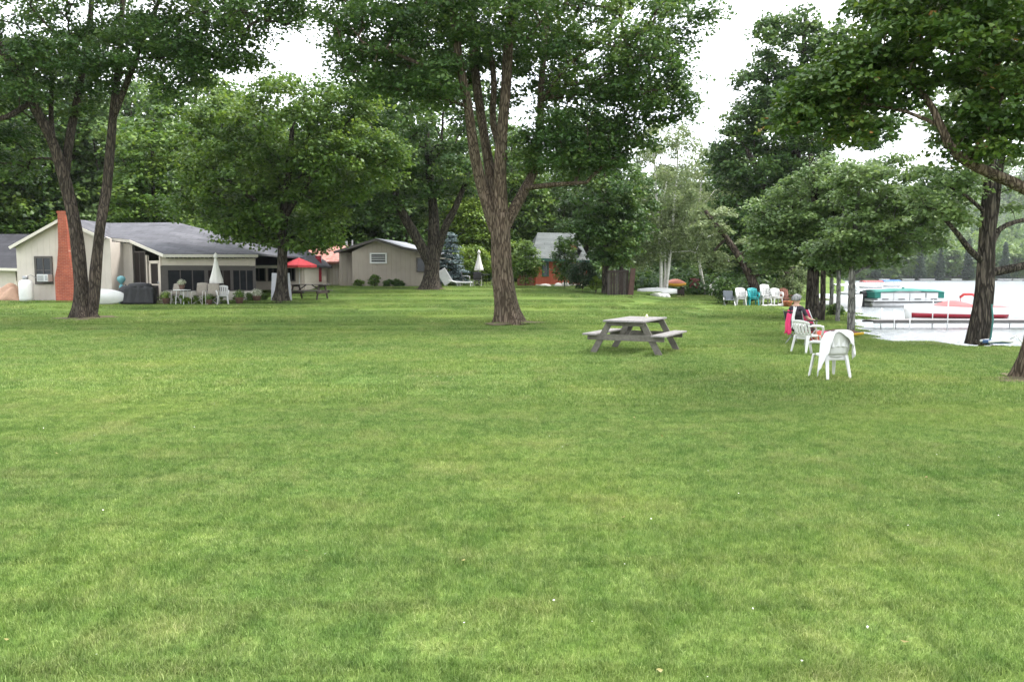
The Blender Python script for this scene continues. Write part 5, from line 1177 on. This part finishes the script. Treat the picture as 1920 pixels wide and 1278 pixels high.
# white dinghy leaning
t = empty('dinghy', ground(194, 38.2)+np.array([0, 0, .34]), R(8), 'white upturned dinghy behind the two-stemmed maple', 'dinghy')
MB().sheet(lambda u, v: (1.05*(2*u-1), -.14-.16*math.sin(math.pi*v)*(1-(2*u-1)**2), .36*(2*v-1)*max(0, 1-abs(2*u-1)**2.4)**.5), 18, 10).build('hull', white_p, t, True, solid=.02)
MB().tube([(1.05*math.cos(a), -.13, .36*math.sin(a)*1.0) for a in np.linspace(0, 6.283, 28)], .025, 6).build('rim', white_p, t, True); MB().box((0, -.02, -.2), (.9, .2, .3)).build('keel_block', wood_d, t)
# covered grill
t = empty('covered_grill', ground(264, 38.4), R(5), 'barbecue grill under a black cover beside the cottage porch', 'grill')
MB().sheet(lambda u, v: (.72*(2*u-1)*(1-.16*v), (-.32 if True else 0)*math.cos(2*math.pi*0)*(1-.2*v)+.03*math.sin(u*21), .02+.86*v-.05*(2*u-1)**2*v), 16, 8).build('cover_front', dark, t, True, solid=.02)
MB().box((0, 0, .42), (1.4, .58, .8)).build('cover', dark, t, bevel=.1); MB().lathe([(.3, .75), (.34, .85), (.28, .98), (.1, 1.04), (.02, 1.05)], n=14, sx=1.8, sy=.85).build('lid_hump', dark, t, True)
t = empty('lidded_bin', ground(237, 38.6), 0, 'dark round lidded bin beside the covered grill', 'bin')
MB().lathe([(.26, 0), (.33, .3), (.36, .55), (.3, .75), (.15, .86), (.02, .88)], n=18).build('body', dark, t, True); MB().lathe([(.02, .86), (.03, .92), (.02, .94)], n=8).build('knob', dark, t, True)
t = empty('garden_stand', ground(229, 38.9), 0, 'turquoise stand with a round top beside the covered grill', 'stand')
tq = mat('turquoise paint', (.14, .33, .36), .6, .1); t.scale = (.72, .72, .9)
MB().lathe([(.22, 0), (.2, .05), (.07, .12), (.06, .7), (.16, .86), (.14, .96), (.05, 1.02)], n=16).build('stem', tq, t, True); MB().lathe([(.05, 1.02), (.24, 1.22), (.28, 1.30), (.22, 1.42), (.08, 1.48), (.02, 1.49)], n=16).build('top', tq, t, True)
# patio umbrella and furniture
def closed_umbrella(label, p, h=2.35, rad=.26):
    t = empty('patio_umbrella', p, 0, label, 'umbrella'); MB().tube([(0, 0, 0), (0, 0, h-.02)], .025, 8).build('pole', metal, t)
    def f(u, v):
        a = 2*math.pi*u; r_ = (.05+rad*(v**1.25))*(1+.16*abs(math.sin(4*a))*v); 
        if v > .93: r_ *= .92
        return (r_*math.cos(a), r_*math.sin(a), h-.16-(h-.16-.98)*v)
    MB().sheet(f, 48, 16).build('canopy', canvas, t, True, solid=.008); MB().lathe([(.09, h-.2), (.12, h-.16), (.09, h-.04), (.03, h+.02), (.02, h+.05)], n=14).build('cap', canvas, t, True)
    MB().lathe([(.25, 0), (.25, .06), (.06, .1), (.05, .3)], n=16).build('base', dark, t, True); return t
closed_umbrella('closed off-white patio umbrella in front of the screened porch', ground(407, 38.7), 2.4)
def sling_chair(label, p, rz, m, group=None, h=.95):
    t = empty('patio_chair', p, rz, label, 'chair', group)
    MB().sheet(lambda u, v: (.26*(2*u-1), -.22+.46*v, .40+.03*v), 5, 4).build('seat', m, t, True, solid=.015); MB().sheet(lambda u, v: (.26*(2*u-1), -.22-.14*v, .40+(h-.4)*v+.03*math.sin(math.pi*u)), 6, 4).build('backrest', m, t, True, solid=.015)
    for s in (-1, 1):
        MB().tube([(s*.27, .26, 0), (s*.27, .2, .62), (s*.27, -.24, .64)], .016, 6).build('arm', mat('pale metal', (.5, .48, .44), .5, .05), t, True); MB().tube([(s*.27, -.3, 0), (s*.27, -.2, .4)], .016, 6).build('leg', MATS['pale metal'], t); MB().tube([(s*.24, .22, .02), (-s*.24, -.24, .4)], .012, 6).build('brace', MATS['pale metal'], t)
    return t
sling = mat('taupe sling fabric', (.28, .25, .21), .9, .15, 10); G_ = 'sling chairs on the patio'
sling_chair('taupe sling chair in the corner by the porch door', ground(322, 38.4), R(150), sling, G_); sling_chair('taupe sling chair turned from view in the middle of the patio', ground(374, 38.1), R(175), sling, G_, 1.0); sling_chair('taupe sling chair just beside the closed umbrella', ground(399, 37.9), R(190), sling, G_, .98)
armchair('armchair', 'white plastic patio chair right beside the closed umbrella', ground(418, 38.2), R(200), plast_w, back=.42)
t = empty('patio_table', ground(342, 38.0), 0, 'small white round patio table with a potted flower on it', 'table')
MB().lathe([(.38, .66), (.40, .68), (.40, .70), (.05, .71)], n=20).build('top', white_p, t, True)
for k in range(4): a = k*math.pi/2+.6; MB().tube([(.3*math.cos(a), .3*math.sin(a), 0), (.24*math.cos(a), .24*math.sin(a), .67)], .018, 6).build('leg', white_p, t)
pot_m = mat('brown clay', (.12, .07, .05), .8, .2)
def pot(label, p, s, fm):
    t = empty('potted_plant', p, 0, label, 'plant'); MB().lathe([(.10*s, 0), (.16*s, .22*s), (.18*s, .25*s), (.15*s, .25*s), (.13*s, .2*s)], n=14).build('pot', pot_m, t, True)
    r_ = np.random.default_rng(int(abs(p[0])*10)); u = r_.normal(size=(260, 3)); u /= np.linalg.norm(u, axis=1, keepdims=True); leaf_mesh('foliage', u*np.array([.24, .24, .17])*s*r_.uniform(.4, 1, (260, 1))+np.array([0, 0, .38*s]), u+np.array([0, 0, .6]), np.full(260, .07*s), r_.uniform(0, 1, 260), fm, t)
pg = ground(342, 38.0); pot('white flowering potted plant on the small round patio table', (pg[0], pg[1], pg[2]+.71), .9, mat_leaf('white blossom', [(0, (.2, .25, .12)), (1, (.75, .75, .65)), (.5, (.5, .52, .4))]))
pot('potted plant on the grass before the porch knee wall', ground(449, 38.4), 1.3, G_mid); pot('potted flowers with pale blossom before the low patio wall', ground(482, 39.2), 1.3, MATS['white blossom']); pot('potted plant beside the porch door', ground(312, 38.2), 1.2, G_yel); pot('dark potted plant near the white patio chair', ground(392, 37.8), 1.0, G_mid)
# white boards behind the bushy tree
t = empty('white_board', ground(516, 39.9), 0, 'white board leaning upright beside the bushy tree trunk', 'board')
MB().box((0, 0, .68), (.34, .04, 1.45), tilt=('Y', R(3))).build('panel', mat('pale grey board', (.56, .56, .60), .7, .06), t, bevel=.006); MB().bar((-.14, -.04, .1), (.16, -.04, .9), .03, .04).build('strut', wood_d, t)
t = empty('white_board', ground(541, 39.9), 0, 'narrow white board standing on the far picnic table side of the bushy tree', 'board')
MB().box((0, 0, .68), (.26, .04, 1.45), tilt=('Y', R(-4))).build('panel', MATS['pale grey board'], t, bevel=.006); MB().bar((.0, -.04, .1), (-.1, -.04, 1.2), .03, .03).build('strut', wood_d, t)
# red umbrella, open
t = empty('patio_umbrella', ground(562, 45.5), 0, 'open red patio umbrella before the low cream cottage', 'umbrella')
zc = X_(0, 497, 45.5)[2]-t.location.z; Rr = sz(32, 45.5)
ku = MB()
for k in range(8):
    a0_, a1_ = k*math.pi/4+.2, (k+1)*math.pi/4+.2
    ku.sheet(lambda u, v: ((1-u)*math.cos(a0_)*Rr*v+u*math.cos(a1_)*Rr*v, (1-u)*math.sin(a0_)*Rr*v+u*math.sin(a1_)*Rr*v, zc+.42*(1-v)**1.0-.06*math.sin(math.pi*u)*v), 4, 6)
cn = ku.build('canopy', red_c, t, False, solid=.01)
for k in range(8):
    a0_, a1_ = k*math.pi/4+.2, (k+1)*math.pi/4+.2
    MB().add([(Rr*math.cos(a0_), Rr*math.sin(a0_), zc-.004), (Rr*math.cos(a1_), Rr*math.sin(a1_), zc-.004), (Rr*math.cos(a1_), Rr*math.sin(a1_), zc-.14), (Rr*math.cos(a0_), Rr*math.sin(a0_), zc-.14)], [(0, 1, 2, 3)]).build('valance', red_c, cn, solid=.008)
MB().tube([(0, 0, 0), (0, 0, zc+.45)], .025, 8).build('pole', white_p, t); MB().lathe([(.25, 0), (.25, .07), (.04, .1)], n=14).build('base', dark, t, True)
t = empty('hanging_cloth', ground(598, 50.5), 0, 'dark red cloth hanging from the porch of the red roofed cabin', 'towel')
MB().sheet(lambda u, v: (.36*(u-.5), .04*math.sin(u*9), .35+1.6*v), 8, 8).build('cloth', mat('dark red cloth', (.25, .02, .03), .9, .1), t, True, solid=.012); MB().bar((-.25, 0, 1.97), (.25, 0, 1.97), .03, .03).build('rod', wood_d, t)
for i, (px, lab) in enumerate(((575, 'black round kettle barbecue in the shade of the red roofed cabin'),)):
    t = empty('kettle_barbecue', ground(px, 50), 0, lab, 'barbecue'); MB().lathe([(.02, .5), (.2, .55), (.29, .72), (.29, .76), (.2, .92), (.02, .98)], n=18).build('bowl', dark, t, True)
    for k in range(3): a = k*2.09; MB().tube([(.12*math.cos(a), .12*math.sin(a), .58), (.27*math.cos(a), .27*math.sin(a), 0)], .014, 6).build('leg', metal, t)
# terrace beside the beige cottage
closed_umbrella('closed off-white umbrella over the dark terrace table by the yellow green bushes', ground(898, 53), 2.3)
t = empty('terrace_table', ground(902, 53), 0, 'dark round terrace table around the closed umbrella', 'table')
MB().lathe([(.55, .68), (.58, .70), (.58, .73), (.05, .74)], n=22).build('top', dark, t, True)
for k in range(4): a = k*math.pi/2+.4; MB().tube([(.4*math.cos(a), .4*math.sin(a), 0), (.34*math.cos(a), .34*math.sin(a), .69)], .02, 6).build('leg', dark, t)
dk = mat('dark sling fabric', (.05, .045, .055), .85, .2)
for i, (dx, dy, a, lab) in enumerate(((-.95, -.1, -90, 'dark sling chair on the cottage side of the terrace table'), (.95, 0, 90, 'dark sling chair on the maple side of the terrace table'), (-.2, -.9, 0, 'dark sling chair with its back to the lawn at the terrace table'))):
    g = ground(902, 53); sling_chair(lab, (g[0]+dx, g[1]+dy, gz(g[0]+dx, g[1]+dy)), R(a), dk, 'dark chairs around the terrace table', .9)
def lounger(label, p, rz, flat_):
    t = empty('sun_lounger', p, rz, label, 'sun lounger', 'white sun loungers on the terrace'); t.scale = (.8, .8, .8)
    MB().box((.3, 0, .33), (1.3, .62, .07)).build('seat', white_p, t, bevel=.02); MB().box((-.62, 0, .33+.27*(1-flat_)+.02), (.75, .62, .07), tilt=('Y', R(48*(1-flat_)))).build('backrest', white_p, t, bevel=.02)
    for x in (-.25, .85):
        for s in (-1, 1): MB().bar((x, s*.28, .32), (x+.04, s*.3, 0), .05, .05).build('leg', white_p, t)
    MB().box((.3, 0, .385), (1.2, .5, .04)).build('cushion', mat('grey white cushion', (.55, .54, .56), .9, .1), t, bevel=.015)
lounger('white sun lounger with raised back nearest the maple trunk by the beige cottage', ground(842, 52), R(15), 0); lounger('white low sun lounger beside the dark terrace chairs', ground(864, 51.7), R(-10), .75)
t = empty('garden_cushion', ground(834, 51.6), R(10), 'pale cushion leaning on a dark frame against the beige cottage porch', 'cushion')
MB().box((.0, 0, .62), (.62, .1, 1.0), tilt=('Y', R(-32))).build('pad', MATS['grey white cushion'], t, bevel=.03); MB().bar((-.3, .05, 0), (.15, .05, .9), .05, .05).build('strut', dark, t)

# ------------------------------------------------------------------ boats and stones under the birches
t = empty('rowboat', ground(1232, 51.2)+np.array([0, 0, .08]), R(-14), 'white upturned rowboat on the grass at the foot of the birches', 'rowboat')
q = hull(2.5, 1.1, -.42); q.build('hull', white_p, t, True, solid=.02); MB().box((0, 0, -.28), (1.3, .5, .3)).build('block', wood_d, t); MB().tube([(-1.1, 0, .12), (0, 0, .44), (1.1, 0, .12)], .03, 6).build('keel', white_p, t, True)
wst = mat('white stone', (.66, .65, .62), .9, .12)
for i in range(13):
    o = MB().lathe([(.02, -.1), (.2, -.05), (.23, .08), (.13, .19), (.02, .22)], n=9, sx=rs.uniform(.8, 1.4), sy=rs.uniform(.7, 1.1)).build('birch_stone', wst, None, True); o.location = ground(1220+rs.uniform(-2, 34), 50.3+rs.uniform(-.5, .5)); o.rotation_euler = (0, 0, rs.uniform(0, 6)); o.scale = (rs.uniform(.6, 1.2),)*3
    tag(o, 'white stone in the loose ring at the foot of the birches', 'stone', 'white stones around the birches')
t = empty('canoe_rack', ground(1265, 55), 0, 'dark wooden rack carrying an orange kayak behind the birches', 'rack')
for x in (-.55, .55):
    for s in (-1, 1): MB().bar((x, s*.3, 0), (x, s*.22, .55), .08, .08).build('leg', wood_d, t)
    MB().box((x, 0, .58), (.08, .7, .08)).build('cross_bar', wood_d, t)
MB().box((0, -.3, .3), (1.2, .04, .3)).build('side_board', wood_d, t)
t = empty('kayak', ground(1266, 55)+np.array([0, 0, .85]), R(3), 'orange and yellow kayak lying on a dark rack behind the birches', 'kayak')
q = hull(1.5, .8, .22); q.build('hull', mat('orange yellow plastic', (.75, .38, .04), .4, .1), t, True, solid=.015)
MB().sheet(lambda u, v: (.74*(2*u-1), .39*(2*v-1)*max(0, 1-abs(2*u-1)**2.6)**.6, .02+.30*(1-(2*v-1)**2)*max(0, 1-(2*u-1)**2)), 14, 8).build('deck', mat('coral plastic', (.70, .26, .18), .45, .1), t, True, solid=.01)
t = empty('hanging_towel', ground(1302, 60), 0, 'pink towel hanging on a short wooden stand beyond the birches', 'towel')
MB().sheet(lambda u, v: (.7*(u-.5), .05*math.sin(u*8), .25+1.0*v), 8, 6).build('cloth', mat('dull pink cloth', (.42, .14, .15), .9, .15), t, True, solid=.015)
for s in (-1, 1): MB().bar((s*.4, 0, 0), (s*.4, 0, 1.3), .05, .05).build('post', wood_d, t)
MB().bar((-.4, 0, 1.27), (.4, 0, 1.27), .04, .04).build('rail', wood_d, t)
armchair('armchair', 'white plastic chair standing alone beyond the leaning birch', ground(1338, 58), R(190), plast_w); armchair('armchair', 'white plastic chair partly behind the dark bush', ground(1349, 57), R(170), plast_w)
pth = MB(); e0, e1 = [], []
for k in range(15):
    px = 1270+k*6; a = ground(px, 53.6-.12*k); b = ground(px, 55.3-.12*k); pth.v += [tuple(a+np.array([0, 0, .035])), tuple(b+np.array([0, 0, .035]))]
pth.f = [(2*k, 2*k+2, 2*k+3, 2*k+1) for k in range(14)]
tag(pth.build('sand_path', mat('sand', (.42, .33, .2), .95, .2)), kind='structure')

# ------------------------------------------------------------------ undergrowth under the woods
r = np.random.default_rng(95); P_, N_, T_ = [], [], []
for k in range(620):
    px = r.uniform(-260, 1500); Y = r.uniform(57, 80); g = ground(px, Y)
    if 990 < px < 1110 and Y < 62 or 640 < px < 830 and Y < 60 or 830 <= px <= 950 and Y < 59 or shore(g[0], g[1]) > -2: continue
    h = r.uniform(.8, 2.6); w = r.uniform(.7, 1.5); m = 90; u = r.normal(size=(m, 3)); u /= np.linalg.norm(u, axis=1, keepdims=True); u *= r.uniform(.5, 1, (m, 1))
    P_.append(g+np.array([0, 0, h*.45])+u*np.array([w, w, h*.55])); N_.append(u+np.array([0, 0, .6])); T_.append(np.clip(r.uniform(.2, .7)+r.normal(size=m)*.15, 0, 1))
P_, N_, T_ = map(np.concatenate, (P_, N_, T_))
ug = leaf_mesh('undergrowth', P_, N_, .3*r.uniform(.6, 1.4, len(P_)), T_, G_deep, None); tag(ug, 'tangled dark undergrowth beneath the woods', kind='stuff')

# ------------------------------------------------------------------ small things in the lawn
r = np.random.default_rng(97)
def scatter(name, label, n, size, stops, ymax, h):
    Y = 3+(ymax-3)*r.uniform(0, 1, n)**1.3; x = r.uniform(-.72, .72, n)*Y; k = shore(x, Y) < -1; x, Y = x[k], Y[k]
    P = np.stack([x, Y, terrain(x, Y)+h], 1); N = r.normal(size=P.shape)*.35+np.array([0, 0, 1])
    o = leaf_mesh(name, P, N, size*r.uniform(.6, 1.3, len(P)), r.uniform(0, 1, len(P)), mat_leaf(name+' colour', stops, .2), None); tag(o, label, kind='stuff')
scatter('clover_flowers', 'tiny white clover heads dotted through the lawn', 90, .014, [(0, (.6, .6, .5)), (1, (.8, .8, .75))], 22, .05)
scatter('fallen_leaves', 'few small fallen leaves lying on the lawn', 60, .034, [(0, (.16, .10, .05)), (1, (.32, .27, .10)), (.5, (.22, .2, .06))], 34, .045)
soil = mat('bare soil', (.07, .06, .03), .98, .35, 5, .5, 30, col2=(.14, .11, .06))
for px, Y, rad in ((957, 28.0, 1.25), (162, 30.0, 1.3), (1945, 14.0, .9), (1834, 21.6, .8), (808, 49.0, 1.1)):
    c = ground(px, Y); m = MB(); V = [c+np.array([0, 0, .12 if Y > 20 else .06])]
    for k in range(40):
        a = 2*math.pi*k/40; q = rad*(.75+.18*math.sin(3*a+px)+.12*math.sin(7*a+Y)); x, y = c[0]+q*math.cos(a), c[1]+q*.9*math.sin(a); V.append((x, y, gz(x, y)+(.042 if Y > 20 else .02)))
    m.add(V, [(0, 1+k, 1+(k+1) % 40) for k in range(40)]); tag(m.build('bare_ground', soil, None, True), kind='structure')

# ------------------------------------------------------------------ thin summer haze over the lake
hz = MB(); hz.box((200, 425, 63), (1600, 1080, 138)); hm_ = bpy.data.materials.new('haze'); hm_.use_nodes = True; n = hm_.node_tree; n.nodes.clear()
o_ = n.nodes.new('ShaderNodeOutputMaterial'); pv = n.nodes.new('ShaderNodeVolumePrincipled'); pv.inputs['Color'].default_value = (.86, .9, .95, 1); pv.inputs['Density'].default_value = .00013; pv.inputs['Anisotropy'].default_value = .2
n.links.new(pv.outputs[0], o_.inputs['Volume']); tag(hz.build('haze', hm_), 'thin pale haze in the air', kind='stuff')
